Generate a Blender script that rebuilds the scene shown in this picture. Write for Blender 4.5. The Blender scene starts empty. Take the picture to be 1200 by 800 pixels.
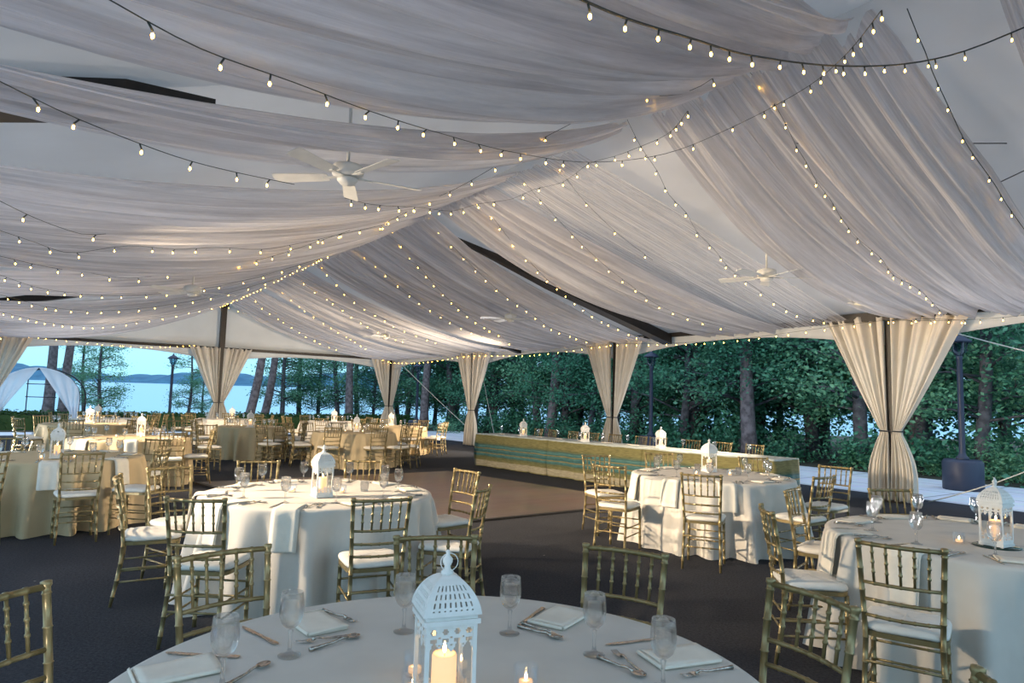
import bpy, math, random
from mathutils import Vector, Matrix
random.seed(7)
PI=math.pi; R=math.radians
S=bpy.context.scene; COL=S.collection
# ------------------------------------------------------------------ camera
F,H=790.0,1.55
PITCH,ROLL=R(5.1),R(1.6)
fw=Vector((0,math.cos(PITCH),math.sin(PITCH))); up0=Vector((0,-math.sin(PITCH),math.cos(PITCH))); rt0=Vector((1,0,0))
RT=math.cos(ROLL)*rt0+math.sin(ROLL)*up0; UP=-math.sin(ROLL)*rt0+math.cos(ROLL)*up0
cd=bpy.data.cameras.new('camera'); cd.sensor_width=36; cd.lens=36*F/1200; cd.clip_end=3000; cd.clip_start=.05
cam=bpy.data.objects.new('camera',cd); COL.objects.link(cam)
cam.matrix_world=Matrix(((RT.x,UP.x,-fw.x,0),(RT.y,UP.y,-fw.y,0),(RT.z,UP.z,-fw.z,H),(0,0,0,1)))
S.camera=cam
def ray(px,py): return (px-600)/F*RT-(py-400)/F*UP+fw
def at_z(px,py,z=0.0):
    r=ray(px,py); t=(z-H)/r.z; return Vector((r.x*t,r.y*t,z))
def at_y(px,py,Y):
    r=ray(px,py); t=Y/r.y; return Vector((r.x*t,Y,H+r.z*t))
def toimg(p):
    q=Vector(p)-Vector((0,0,H)); w=q.dot(fw); return 600+F*q.dot(RT)/w, 400-F*q.dot(UP)/w
# ------------------------------------------------------------------ tent frame: s along the ridge, v across, z up
P0=Vector((-10.88,25.24)); TH=R(-55.04); D2=Vector((math.cos(TH),math.sin(TH))); E2=Vector((-D2.y,D2.x))
W,EAVE,RIDGE=6.86,3.29,5.0
def TP(s,v,z): p=P0+D2*s+E2*v; return Vector((p.x,p.y,z))
def roofz(v): return RIDGE-(RIDGE-EAVE)*abs(v)/W
def inz(s,v,extra=.1):
    w=min(1,abs(v)/W); return roofz(v)-.13-.42*4*w*(1-w)-extra
def st(x,y): q=Vector((x,y))-P0; return q.dot(D2),q.dot(E2)
def on_ceiling(px,py,extra=.12,side=0):
    r=ray(px,py); t=1.0
    while t<60:
        x,y,z=r.x*t,r.y*t,H+r.z*t; s,v=st(x,y)
        if side*v<0 and t<40: t+=.03; continue
        if abs(v)>W-.05 or s<0.1: break
        if z>=inz(s,v,extra): break
        t+=.03
    return Vector((x,y,z))
# ------------------------------------------------------------------ mesh builder
class MB:
    def __init__(s): s.v=[]; s.f=[]; s.sm=[]; s.mi=[]; s.cur=0
    def add(s,vs,fs,smooth=True):
        o=len(s.v); s.v+=[tuple(v) for v in vs]; s.f+=[tuple(o+i for i in f) for f in fs]; s.sm+=[smooth]*len(fs); s.mi+=[s.cur]*len(fs)
    def box(s,c,d,rz=0,M=None):
        cx,cy,cz=c; a,b,h=d[0]/2,d[1]/2,d[2]/2; vs=[]
        for z in(-h,h):
            for x,y in((-a,-b),(a,-b),(a,b),(-a,b)):
                X=x*math.cos(rz)-y*math.sin(rz); Y=x*math.sin(rz)+y*math.cos(rz)
                vs.append(Vector((cx+X,cy+Y,cz+z)))
        if M: vs=[M@v for v in vs]
        s.add(vs,[(3,2,1,0),(4,5,6,7),(0,1,5,4),(1,2,6,5),(2,3,7,6),(3,0,4,7)],False)
    def bar(s,a,b,w,h,upv=(0,0,1)):
        a,b=Vector(a),Vector(b); d=(b-a).normalized(); x=d.cross(Vector(upv))
        if x.length<1e-4: x=d.cross(Vector((1,0,0)))
        x.normalize(); y=x.cross(d); vs=[]
        for p in(a,b):
            for i,j in((-1,-1),(1,-1),(1,1),(-1,1)): vs.append(p+x*w/2*i+y*h/2*j)
        s.add(vs,[(3,2,1,0),(4,5,6,7),(0,1,5,4),(1,2,6,5),(2,3,7,6),(3,0,4,7)],False)
    def tube(s,path,rad,n=8,cap=True):
        path=[Vector(p) for p in path]; m=len(path)
        if not hasattr(rad,'__len__'): rad=[rad]*m
        vs=[]; fs=[]; ref=None
        for i,p in enumerate(path):
            d=(path[min(i+1,m-1)]-path[max(i-1,0)])
            if d.length<1e-9: d=Vector((0,0,1))
            d.normalize()
            if ref is None:
                ref=d.cross(Vector((0,0,1)))
                if ref.length<.1: ref=d.cross(Vector((0,1,0)))
            ref=(ref-d*ref.dot(d)).normalized(); b=d.cross(ref)
            for k in range(n):
                a=2*PI*k/n; vs.append(p+(ref*math.cos(a)+b*math.sin(a))*rad[i])
        for i in range(m-1):
            for k in range(n): fs.append((i*n+k,i*n+(k+1)%n,(i+1)*n+(k+1)%n,(i+1)*n+k))
        if cap: fs.append(tuple(range(n-1,-1,-1))); fs.append(tuple((m-1)*n+k for k in range(n)))
        s.add(vs,fs)
    def lathe(s,prof,n=24,c=(0,0,0),cap=True,M=None):
        vs=[];fs=[];m=len(prof)
        for r,z in prof:
            for k in range(n):
                a=2*PI*k/n; vs.append(Vector((c[0]+r*math.cos(a),c[1]+r*math.sin(a),c[2]+z)))
        for i in range(m-1):
            for k in range(n): fs.append((i*n+k,i*n+(k+1)%n,(i+1)*n+(k+1)%n,(i+1)*n+k))
        if cap:
            if prof[0][0]>1e-4: fs.append(tuple(range(n-1,-1,-1)))
            if prof[-1][0]>1e-4: fs.append(tuple((m-1)*n+k for k in range(n)))
        if M: vs=[M@v for v in vs]
        s.add(vs,fs)
    def grid(s,fn,nu,nv,closed=False,smooth=True,keep=None):
        vs=[fn(i/nu,j/nv) for j in range(nv+1) for i in range(nu+(0 if closed else 1))]; w=nu if closed else nu+1; fs=[]
        for j in range(nv):
            for i in range(nu):
                if keep and not keep(i,j): continue
                i2=(i+1)%w if closed else i+1
                fs.append((j*w+i,j*w+i2,(j+1)*w+i2,(j+1)*w+i))
        s.add(vs,fs,smooth)
    def mesh(s,name,mats):
        me=bpy.data.meshes.new(name); me.from_pydata(s.v,[],s.f); me.update()
        me.polygons.foreach_set('use_smooth',s.sm)
        if not isinstance(mats,(list,tuple)): mats=[mats]
        for m in mats: me.materials.append(m)
        if len(mats)>1: me.polygons.foreach_set('material_index',s.mi)
        return me
    def build(s,name,mats,parent=None,thick=None):
        o=bpy.data.objects.new(name,s.mesh(name,mats)); COL.objects.link(o)
        if parent: o.parent=parent
        if thick:
            m=o.modifiers.new('solid','SOLIDIFY'); m.thickness=thick; m.offset=0
        return o
def tag(o,label=None,cat=None,group=None,kind=None):
    if label: o['label']=label
    if cat: o['category']=cat
    if group: o['group']=group
    if kind: o['kind']=kind
    return o
def empty(name,loc=(0,0,0),rz=0):
    o=bpy.data.objects.new(name,None); COL.objects.link(o); o.location=loc; o.rotation_euler=(0,0,rz); o.empty_display_size=.1; return o
def kids(o): return [c for c in bpy.data.objects if c.parent==o]
KC={}
def copy_tree(o,parent=None):
    if o.name not in KC: KC[o.name]=kids(o)
    c=o.copy(); COL.objects.link(c)
    if parent: c.parent=parent
    for ch in KC[o.name]: copy_tree(ch,c)
    return c
class Proto:
    """first use moves the original, later uses copy it"""
    def __init__(s,o): s.o=o; s.used=False
    def put(s,loc,rz=0,label=None,group=None,sc=None,cat=None):
        if s.used: r=copy_tree(s.o)
        else:
            r=s.o; s.used=True
            def walk(q):
                KC[q.name]=kids(q)
                for ch in KC[q.name]: walk(ch)
            walk(r)
        r.location=loc; r.rotation_euler=(0,0,rz)
        if sc: r.scale=(sc,)*3 if not hasattr(sc,'__len__') else sc
        tag(r,label,cat,group); return r
# ------------------------------------------------------------------ materials
def nm(name):
    m=bpy.data.materials.new(name); m.use_nodes=True; nt=m.node_tree; nt.nodes.clear()
    out=nt.nodes.new('ShaderNodeOutputMaterial'); return m,nt,out
def L(nt,a,ai,b,bi): nt.links.new(a.outputs[ai],b.inputs[bi])
def pbr(name,col,rough=.5,metal=0,noise=None,bump=None,spec=.5,extra=None):
    m,nt,out=nm(name); p=nt.nodes.new('ShaderNodeBsdfPrincipled'); L(nt,p,0,out,0)
    p.inputs['Base Color'].default_value=(*col,1); p.inputs['Roughness'].default_value=rough; p.inputs['Metallic'].default_value=metal
    p.inputs['Specular IOR Level'].default_value=spec
    tc=nt.nodes.new('ShaderNodeTexCoord')
    if noise:
        sc,col2,det=noise; n=nt.nodes.new('ShaderNodeTexNoise'); n.inputs['Scale'].default_value=sc; n.inputs['Detail'].default_value=det
        L(nt,tc,'Object',n,'Vector'); r=nt.nodes.new('ShaderNodeValToRGB'); r.color_ramp.elements[0].position=.35; r.color_ramp.elements[1].position=.65
        r.color_ramp.elements[0].color=(*col,1); r.color_ramp.elements[1].color=(*col2,1); L(nt,n,'Fac',r,'Fac'); L(nt,r,'Color',p,'Base Color')
    if bump:
        sc,st_=bump; n=nt.nodes.new('ShaderNodeTexNoise'); n.inputs['Scale'].default_value=sc; n.inputs['Detail'].default_value=3
        L(nt,tc,'Object',n,'Vector'); b=nt.nodes.new('ShaderNodeBump'); b.inputs['Strength'].default_value=st_; b.inputs['Distance'].default_value=.01
        L(nt,n,'Fac',b,'Height'); L(nt,b,'Normal',p,'Normal')
    if extra: extra(nt,p,tc)
    return m
def emis(name,col,st_):
    m,nt,out=nm(name); e=nt.nodes.new('ShaderNodeEmission'); e.inputs[0].default_value=(*col,1); e.inputs[1].default_value=st_; L(nt,e,0,out,0); return m
def fabric(name,col,trans=.4,see=0.0,rough=.9,noise=0,bump=0):
    m,nt,out=nm(name); p=nt.nodes.new('ShaderNodeBsdfPrincipled'); p.inputs['Base Color'].default_value=(*col,1); p.inputs['Roughness'].default_value=rough
    p.inputs['Specular IOR Level'].default_value=.15
    t=nt.nodes.new('ShaderNodeBsdfTranslucent'); t.inputs[0].default_value=(*col,1)
    mx=nt.nodes.new('ShaderNodeMixShader'); mx.inputs[0].default_value=trans; L(nt,p,0,mx,1); L(nt,t,0,mx,2); last=mx
    if see:
        tr=nt.nodes.new('ShaderNodeBsdfTransparent'); m2=nt.nodes.new('ShaderNodeMixShader'); m2.inputs[0].default_value=see
        L(nt,mx,0,m2,1); L(nt,tr,0,m2,2); last=m2
    if noise:
        tc=nt.nodes.new('ShaderNodeTexCoord'); n=nt.nodes.new('ShaderNodeTexNoise'); n.inputs['Scale'].default_value=noise; n.inputs['Detail'].default_value=4
        L(nt,tc,'Object',n,'Vector'); mr=nt.nodes.new('ShaderNodeMix'); mr.data_type='RGBA'; mr.inputs[6].default_value=(*[c*.86 for c in col],1); mr.inputs[7].default_value=(*[min(1,c*1.06) for c in col],1)
        L(nt,n,'Fac',mr,0); L(nt,mr,2,p,'Base Color'); L(nt,mr,2,t,0)
        if bump:
            b=nt.nodes.new('ShaderNodeBump'); b.inputs['Strength'].default_value=bump; b.inputs['Distance'].default_value=.01; L(nt,n,'Fac',b,'Height'); L(nt,b,'Normal',p,'Normal')
    L(nt,last,0,out,0); return m
M={}
M['roof']=fabric('tent_vinyl',(.76,.74,.71),.46,0,.7,noise=1.2)
M['gable']=fabric('gable_vinyl',(.86,.85,.82),.5,0,.7,noise=1.2)
def voile(name,see0,see1):
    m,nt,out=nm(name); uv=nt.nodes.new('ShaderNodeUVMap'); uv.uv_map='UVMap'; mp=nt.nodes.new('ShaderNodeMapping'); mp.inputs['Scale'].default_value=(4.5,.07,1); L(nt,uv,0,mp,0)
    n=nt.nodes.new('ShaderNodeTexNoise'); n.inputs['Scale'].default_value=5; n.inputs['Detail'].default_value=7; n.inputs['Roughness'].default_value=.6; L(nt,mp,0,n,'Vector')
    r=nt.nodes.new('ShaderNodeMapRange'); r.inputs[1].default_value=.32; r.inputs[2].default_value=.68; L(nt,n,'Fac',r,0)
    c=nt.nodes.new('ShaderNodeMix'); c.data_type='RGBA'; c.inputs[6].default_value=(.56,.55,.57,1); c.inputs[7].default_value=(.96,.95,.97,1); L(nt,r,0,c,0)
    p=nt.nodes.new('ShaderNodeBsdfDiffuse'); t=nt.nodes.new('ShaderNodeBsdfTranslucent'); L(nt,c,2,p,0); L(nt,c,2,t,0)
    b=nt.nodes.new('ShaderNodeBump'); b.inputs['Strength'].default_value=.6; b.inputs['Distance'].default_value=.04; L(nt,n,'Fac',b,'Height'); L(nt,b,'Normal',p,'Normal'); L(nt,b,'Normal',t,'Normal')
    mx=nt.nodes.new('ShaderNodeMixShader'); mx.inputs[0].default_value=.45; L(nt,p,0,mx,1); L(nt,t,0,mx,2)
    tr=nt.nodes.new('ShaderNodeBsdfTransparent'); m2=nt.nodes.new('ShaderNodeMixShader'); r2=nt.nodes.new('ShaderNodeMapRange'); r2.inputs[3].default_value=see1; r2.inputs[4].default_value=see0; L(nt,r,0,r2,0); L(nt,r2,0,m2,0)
    L(nt,mx,0,m2,1); L(nt,tr,0,m2,2); L(nt,m2,0,out,0); return m
M['voile']=voile('voile',.03,.32)
M['voile_thin']=voile('thin_voile',.25,.8)
M['curtain']=fabric('canvas_curtain',(.90,.86,.79),.42,0,.9,noise=3)
M['cloth']=fabric('ivory_cloth',(.74,.70,.63),.08,0,.9,noise=6,bump=.15)
M['cloth_warm_lit']=fabric('warm_lit_ivory_cloth',(.66,.52,.32),.08,0,.9,noise=6,bump=.15)  # same ivory cloth, with warm lamplight put into its colour
M['napkin']=fabric('napkin_linen',(.92,.86,.74),.08,0,.9,noise=20)
M['archcloth']=fabric('arch_chiffon',(.82,.87,.93),.4,.1,.9)
M['gold']=pbr('gold_paint',(.27,.205,.09),.34,.5,noise=(9,(.34,.265,.13),3))
M['cushion']=pbr('ivory_cushion',(.84,.80,.72),.85,0,noise=(14,(.78,.74,.66),3),bump=(30,.25))
M['dark']=pbr('dark_bronze',(.012,.010,.009),.5,.1,noise=(12,(.02,.016,.013),3))
M['black']=pbr('black_paint',(.012,.015,.022),.45,.1)
M['cord']=pbr('green_black_cord',(.03,.04,.035),.6)
M['paleblack']=pbr('blue_black_plastic',(.02,.03,.06),.5)
M['white']=pbr('white_painted_metal',(.86,.84,.80),.45,.0,noise=(25,(.80,.78,.73),3))
M['fanwhite']=pbr('fan_white',(.72,.72,.68),.4,.0,noise=(10,(.66,.66,.62),2))
M['silver']=pbr('cutlery_steel',(.62,.58,.52),.18,1.0,noise=(90,(.35,.32,.28),2))
M['rope']=pbr('guy_rope',(.62,.60,.52),.8)
M['seam']=pbr('wire_dark',(.08,.08,.08),.6)
def glassmat(name,tint=(1,1,1),k=.55):
    m,nt,out=nm(name); lw=nt.nodes.new('ShaderNodeLayerWeight'); lw.inputs[0].default_value=k
    t=nt.nodes.new('ShaderNodeBsdfTransparent'); t.inputs[0].default_value=(*tint,1); g=nt.nodes.new('ShaderNodeBsdfGlossy'); g.inputs['Roughness'].default_value=.03; g.inputs[0].default_value=(.9,.95,1,1)
    mp=nt.nodes.new('ShaderNodeMapRange'); mp.inputs[3].default_value=.02; mp.inputs[4].default_value=.5; L(nt,lw,'Facing',mp,0)
    mx=nt.nodes.new('ShaderNodeMixShader'); L(nt,mp,0,mx,0); L(nt,t,0,mx,1); L(nt,g,0,mx,2); L(nt,mx,0,out,0); return m
M['glass']=glassmat('clear_glass',(.98,.985,.99),.28)
M['pane']=glassmat('lantern_pane',(.97,.97,.95),.25)
M['lampglass']=glassmat('lamp_post_glass',(.45,.6,.7),.5)
M['bulb']=emis('warm_bulb',(1,.50,.06),34)
M['flame']=emis('candle_flame',(1,.62,.25),25)
def realglass():
    m,nt,out=nm('goblet_glass'); g=nt.nodes.new('ShaderNodeBsdfGlass'); g.inputs['Roughness'].default_value=0; g.inputs['IOR'].default_value=1.48
    t=nt.nodes.new('ShaderNodeBsdfTransparent'); mx=nt.nodes.new('ShaderNodeMixShader'); mx.inputs[0].default_value=.6; L(nt,g,0,mx,1); L(nt,t,0,mx,2); L(nt,mx,0,out,0); return m
M['goblet']=realglass()
def wax():
    m,nt,out=nm('lit_candle_wax'); p=nt.nodes.new('ShaderNodeBsdfPrincipled'); L(nt,p,0,out,0)
    p.inputs['Base Color'].default_value=(.85,.68,.45,1); p.inputs['Roughness'].default_value=.5
    p.inputs['Emission Color'].default_value=(1,.50,.20,1); p.inputs['Emission Strength'].default_value=.55; return m  # emission stands in for flame light glowing through the wax
M['wax']=wax()
# carpet
def carpet_extra(nt,p,tc):
    n=nt.nodes.new('ShaderNodeTexNoise'); n.inputs['Scale'].default_value=55; n.inputs['Detail'].default_value=4; n.inputs['Roughness'].default_value=.8; L(nt,tc,'Object',n,'Vector')
    n2=nt.nodes.new('ShaderNodeTexNoise'); n2.inputs['Scale'].default_value=1.3; n2.inputs['Detail'].default_value=5; L(nt,tc,'Object',n2,'Vector')
    n3=nt.nodes.new('ShaderNodeTexVoronoi'); n3.inputs['Scale'].default_value=2.2; L(nt,tc,'Object',n3,'Vector')
    r3=nt.nodes.new('ShaderNodeMapRange'); r3.inputs[1].default_value=.015; r3.inputs[2].default_value=.03; r3.inputs[3].default_value=1; r3.inputs[4].default_value=0; L(nt,n3,'Distance',r3,0)
    r=nt.nodes.new('ShaderNodeValToRGB'); r.color_ramp.elements[0].position=.3; r.color_ramp.elements[1].position=.75
    r.color_ramp.elements[0].color=(.018,.02,.026,1); r.color_ramp.elements[1].color=(.085,.088,.1,1); L(nt,n,'Fac',r,0)
    mx=nt.nodes.new('ShaderNodeMix'); mx.data_type='RGBA'; mx.blend_type='MULTIPLY'; mx.inputs[0].default_value=.5; L(nt,r,0,mx,6)
    r2=nt.nodes.new('ShaderNodeValToRGB'); r2.color_ramp.elements[0].color=(.55,.55,.55,1); r2.color_ramp.elements[1].color=(1.2,1.2,1.2,1); L(nt,n2,'Fac',r2,0); L(nt,r2,0,mx,7)
    m3=nt.nodes.new('ShaderNodeMix'); m3.data_type='RGBA'; m3.inputs[7].default_value=(.28,.27,.25,1); L(nt,r3,0,m3,0); L(nt,mx,2,m3,6)
    L(nt,m3,2,p,'Base Color'); b=nt.nodes.new('ShaderNodeBump'); b.inputs['Strength'].default_value=.6; b.inputs['Distance'].default_value=.01; L(nt,n,'Fac',b,'Height'); L(nt,b,'Normal',p,'Normal')
M['carpet']=pbr('charcoal_carpet',(.05,.05,.055),.95,0,spec=.1,extra=carpet_extra)
def conc_extra(nt,p,tc):
    br=nt.nodes.new('ShaderNodeTexBrick'); br.offset=0; br.inputs['Scale'].default_value=.33; br.inputs['Mortar Size'].default_value=.008; br.inputs['Brick Width'].default_value=1.0; br.inputs['Row Height'].default_value=.5
    br.inputs['Color1'].default_value=(.70,.76,.82,1); br.inputs['Color2'].default_value=(.74,.79,.85,1); br.inputs['Mortar'].default_value=(.28,.3,.34,1)
    mp=nt.nodes.new('ShaderNodeMapping'); mp.inputs['Rotation'].default_value=(0,0,R(55)); L(nt,tc,'Object',mp,0); L(nt,mp,0,br,0)
    n=nt.nodes.new('ShaderNodeTexNoise'); n.inputs['Scale'].default_value=3; n.inputs['Detail'].default_value=6; L(nt,tc,'Object',n,'Vector')
    mx=nt.nodes.new('ShaderNodeMix'); mx.data_type='RGBA'; mx.blend_type='MULTIPLY'; mx.inputs[0].default_value=.25; L(nt,br,0,mx,6); L(nt,n,'Color',mx,7); L(nt,mx,2,p,'Base Color')
M['patio']=pbr('patio_concrete',(.5,.5,.5),.8,extra=conc_extra)
def wood_extra(nt,p,tc):
    mp=nt.nodes.new('ShaderNodeMapping'); mp.inputs['Rotation'].default_value=(0,0,R(-36)); L(nt,tc,'Object',mp,0)
    br=nt.nodes.new('ShaderNodeTexBrick'); br.offset=.5; br.inputs['Scale'].default_value=1.0; br.inputs['Brick Width'].default_value=.9; br.inputs['Row Height'].default_value=.1; br.inputs['Mortar Size'].default_value=.003
    br.inputs['Color1'].default_value=(.095,.062,.052,1); br.inputs['Color2'].default_value=(.125,.085,.072,1); br.inputs['Mortar'].default_value=(.03,.02,.015,1); L(nt,mp,0,br,0)
    n=nt.nodes.new('ShaderNodeTexNoise'); n.inputs['Scale'].default_value=2; n.inputs['Detail'].default_value=5; L(nt,mp,0,n,'Vector')
    mx=nt.nodes.new('ShaderNodeMix'); mx.data_type='RGBA'; mx.blend_type='OVERLAY'; mx.inputs[0].default_value=.35; L(nt,br,0,mx,6); L(nt,n,'Color',mx,7); L(nt,mx,2,p,'Base Color')
M['parquet']=pbr('brown_parquet',(.1,.06,.04),.3,extra=wood_extra)
def plaid_extra(nt,p,tc):
    sx=nt.nodes.new('ShaderNodeSeparateXYZ'); L(nt,tc,'Object',sx,0)
    n=nt.nodes.new('ShaderNodeTexNoise'); n.inputs['Scale'].default_value=2.5; n.inputs['Detail'].default_value=3; L(nt,tc,'Object',n,'Vector')
    a=nt.nodes.new('ShaderNodeMath'); a.operation='MULTIPLY_ADD'; a.inputs[1].default_value=.035; L(nt,n,'Fac',a,0); L(nt,sx,2,a,2)
    mr=nt.nodes.new('ShaderNodeMapRange'); mr.inputs[1].default_value=.0175; mr.inputs[2].default_value=.7775; L(nt,a,0,mr,0)
    r=nt.nodes.new('ShaderNodeValToRGB'); cr=r.color_ramp; cr.interpolation='LINEAR'
    olive=(.185,.165,.062,1); teal=(.035,.12,.125,1); gold=(.22,.18,.07,1); tan=(.36,.32,.22,1); ol2=(.12,.13,.055,1); lt=(.08,.19,.18,1)
    stops=[(0,olive),(.03,olive),(.05,tan),(.2,tan),(.23,olive),(.33,ol2),(.36,teal),(.42,lt),(.43,gold),(.45,gold),(.46,teal),(.52,teal),(.53,lt),(.56,teal),(.57,gold),(.59,gold),(.60,teal),(.66,lt),(.67,teal),(.72,ol2),(.78,olive),(.97,olive),(.985,(.45,.5,.48,1)),(1,(.5,.55,.54,1))]
    cr.elements[0].position=0; cr.elements[0].color=stops[0][1]; cr.elements[1].position=1; cr.elements[1].color=stops[-1][1]
    for q,c in stops[1:-1]:
        e=cr.elements.new(q); e.color=c
    L(nt,mr,0,r,0)
    w=nt.nodes.new('ShaderNodeTexNoise'); w.inputs['Scale'].default_value=1; w.inputs['Detail'].default_value=4
    mp=nt.nodes.new('ShaderNodeMapping'); mp.inputs['Scale'].default_value=(9,9,70); L(nt,tc,'Object',mp,0); L(nt,mp,0,w,'Vector')
    r2=nt.nodes.new('ShaderNodeValToRGB'); r2.color_ramp.elements[0].position=.3; r2.color_ramp.elements[0].color=(.6,.6,.6,1); r2.color_ramp.elements[1].position=.7; r2.color_ramp.elements[1].color=(1.25,1.25,1.25,1); L(nt,w,'Fac',r2,0)
    mx=nt.nodes.new('ShaderNodeMix'); mx.data_type='RGBA'; mx.blend_type='MULTIPLY'; mx.inputs[0].default_value=.8; L(nt,r,0,mx,6); L(nt,r2,0,mx,7); L(nt,mx,2,p,'Base Color')
M['plaid']=pbr('striped_linen',(.3,.3,.1),.9,extra=plaid_extra)
def leafmat(name,c1,c2):
    m,nt,out=nm(name); gi=nt.nodes.new('ShaderNodeNewGeometry'); oi=nt.nodes.new('ShaderNodeObjectInfo')
    tc=nt.nodes.new('ShaderNodeTexCoord'); n=nt.nodes.new('ShaderNodeTexNoise'); n.inputs['Scale'].default_value=.9; n.inputs['Detail'].default_value=3; L(nt,tc,'Object',n,'Vector')
    ad=nt.nodes.new('ShaderNodeMath'); ad.operation='MULTIPLY_ADD'; ad.inputs[1].default_value=.5; L(nt,gi,'Random Per Island',ad,0)
    s2=nt.nodes.new('ShaderNodeMath'); s2.operation='MULTIPLY'; s2.inputs[1].default_value=.5; L(nt,n,'Fac',s2,0); L(nt,s2,0,ad,2)
    r=nt.nodes.new('ShaderNodeValToRGB'); r.color_ramp.elements[0].position=.15; r.color_ramp.elements[1].position=.85; r.color_ramp.elements[0].color=(*c1,1); r.color_ramp.elements[1].color=(*c2,1); L(nt,ad,0,r,0)
    p=nt.nodes.new('ShaderNodeBsdfPrincipled'); p.inputs['Roughness'].default_value=.55; L(nt,r,0,p,'Base Color'); t=nt.nodes.new('ShaderNodeBsdfTranslucent'); L(nt,r,0,t,0)
    mx=nt.nodes.new('ShaderNodeMixShader'); mx.inputs[0].default_value=.3; L(nt,p,0,mx,1); L(nt,t,0,mx,2); L(nt,mx,0,out,0); return m
M['leaf']=leafmat('oak_leaves',(.02,.10,.065),(.14,.44,.26))
M['leaf2']=leafmat('sweetgum_leaves',(.04,.16,.10),(.24,.55,.32))
M['leafbrown']=leafmat('browned_leaves',(.10,.05,.025),(.22,.13,.06))
M['hedge']=leafmat('hedge_leaves',(.012,.05,.012),(.05,.14,.03))
M['bark']=pbr('grey_bark',(.05,.05,.06),.9,0,noise=(7,(.13,.13,.15),6),bump=(18,.8))
M['barkp']=pbr('pine_bark',(.09,.075,.08),.9,0,noise=(6,(.22,.19,.20),6),bump=(14,.8))
M['ground']=pbr('forest_floor',(.03,.032,.022),.95,0,noise=(1.5,(.06,.06,.04),6))
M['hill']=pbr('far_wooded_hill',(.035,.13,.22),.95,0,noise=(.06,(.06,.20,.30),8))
def water():
    m,nt,out=nm('lake_water'); p=nt.nodes.new('ShaderNodeBsdfPrincipled'); L(nt,p,0,out,0); p.inputs['Base Color'].default_value=(.20,.50,.66,1); p.inputs['Roughness'].default_value=.3
    tc=nt.nodes.new('ShaderNodeTexCoord'); mp=nt.nodes.new('ShaderNodeMapping'); mp.inputs['Scale'].default_value=(.3,1.2,1); L(nt,tc,'Object',mp,0)
    n=nt.nodes.new('ShaderNodeTexNoise'); n.inputs['Scale'].default_value=1; L(nt,mp,0,n,'Vector'); b=nt.nodes.new('ShaderNodeBump'); b.inputs['Strength'].default_value=.08; L(nt,n,'Fac',b,'Height'); L(nt,b,'Normal',p,'Normal'); return m
M['water']=water()
# ------------------------------------------------------------------ world and lights
w=bpy.data.worlds.new('dusk_sky'); S.world=w; w.use_nodes=True; nt=w.node_tree; bg=nt.nodes['Background']
tc=nt.nodes.new('ShaderNodeTexCoord'); sx=nt.nodes.new('ShaderNodeSeparateXYZ'); L(nt,tc,'Generated',sx,0)
rp=nt.nodes.new('ShaderNodeValToRGB'); L(nt,sx,2,rp,0); cr=rp.color_ramp
cr.elements[0].position=0; cr.elements[0].color=(.27,.62,.80,1); cr.elements[1].position=1; cr.elements[1].color=(.58,.70,.98,1)
e=cr.elements.new(.25); e.color=(.42,.64,.82,1)
L(nt,rp,0,bg,0); bg.inputs[1].default_value=1.05
def area(name,loc,target,size,power,col,spread=180):
    l=bpy.data.lights.new(name,'AREA'); l.shape='RECTANGLE'; l.size=size[0]; l.size_y=size[1]; l.energy=power; l.color=col; l.spread=R(spread)
    o=bpy.data.objects.new(name,l); COL.objects.link(o); o.location=loc; d=Vector(target)-Vector(loc); o.rotation_euler=d.to_track_quat('-Z','Y').to_euler(); return o
LP=[(20.6,-6.6,(3.6,7.6,.5),60),(14.5,-6.3,(-3.5,13,.3),50),(20,6.2,(-5,10,.1),90),(9,-6.2,(-5.5,24,.5),80),(13,5.6,(-10,25,.5),110),(17.5,-6.3,(6,12,1.8),120)]
DRAPE_FILL=[(20.5,6.1),(14.6,6.2),(9,6.0),(3,5.5),(20,-6.2),(14,-6.2),(8,-6.0),(3,-5.5),(23.5,6.0),(25.5,-6.3)]
S.view_settings.view_transform='Standard'; S.view_settings.look='None'; S.view_settings.exposure=.80; S.view_settings.gamma=1
try: S.view_settings.use_curve_mapping=False
except Exception: pass
S.cycles.use_denoising=True; S.cycles.max_bounces=8; S.cycles.diffuse_bounces=4; S.cycles.transparent_max_bounces=24; S.cycles.sample_clamp_indirect=4; S.cycles.caustics_reflective=False; S.cycles.caustics_refractive=False
# ------------------------------------------------------------------ ground, lake, hills
def poly(name,pts,z,m,thick=.05):
    b=MB(); n=len(pts); top=[(p[0],p[1],z) for p in pts]; bot=[(p[0],p[1],z-thick) for p in pts]
    b.add(top+bot,[tuple(range(n)),tuple(range(2*n-1,n-1,-1))]+[(i,i+n,(i+1)%n+n,(i+1)%n) for i in range(n)],False)
    return b.build(name,m)
def quad_t(s0,s1,v0,v1): return [TP(s,v,0) for s,v in((s0,v0),(s1,v0),(s1,v1),(s0,v1))]
tag(poly('floor',quad_t(-.6,32,-7.6,7.7),0,M['carpet'],.06),kind='structure')
tag(poly('patio',quad_t(-3.2,40,-12,12.3),-.03,M['patio'],.1),kind='structure')
b=MB()
def gfn(u,v):
    x=-90+180*u; y=-30+82*v; return (x,y,-.06-(0 if y<44 else (y-44)*.15))
b.grid(gfn,20,41); tag(b.build('ground',M['ground']),kind='structure')
b=MB(); lz=lambda y:-1.25+.0168*(y-48)
b.grid(lambda u,v:(-900+1800*u,48+780*v**1.5,lz(48+780*v**1.5)),12,20); tag(b.build('lake',M['water']),kind='structure')
b=MB()
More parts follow.
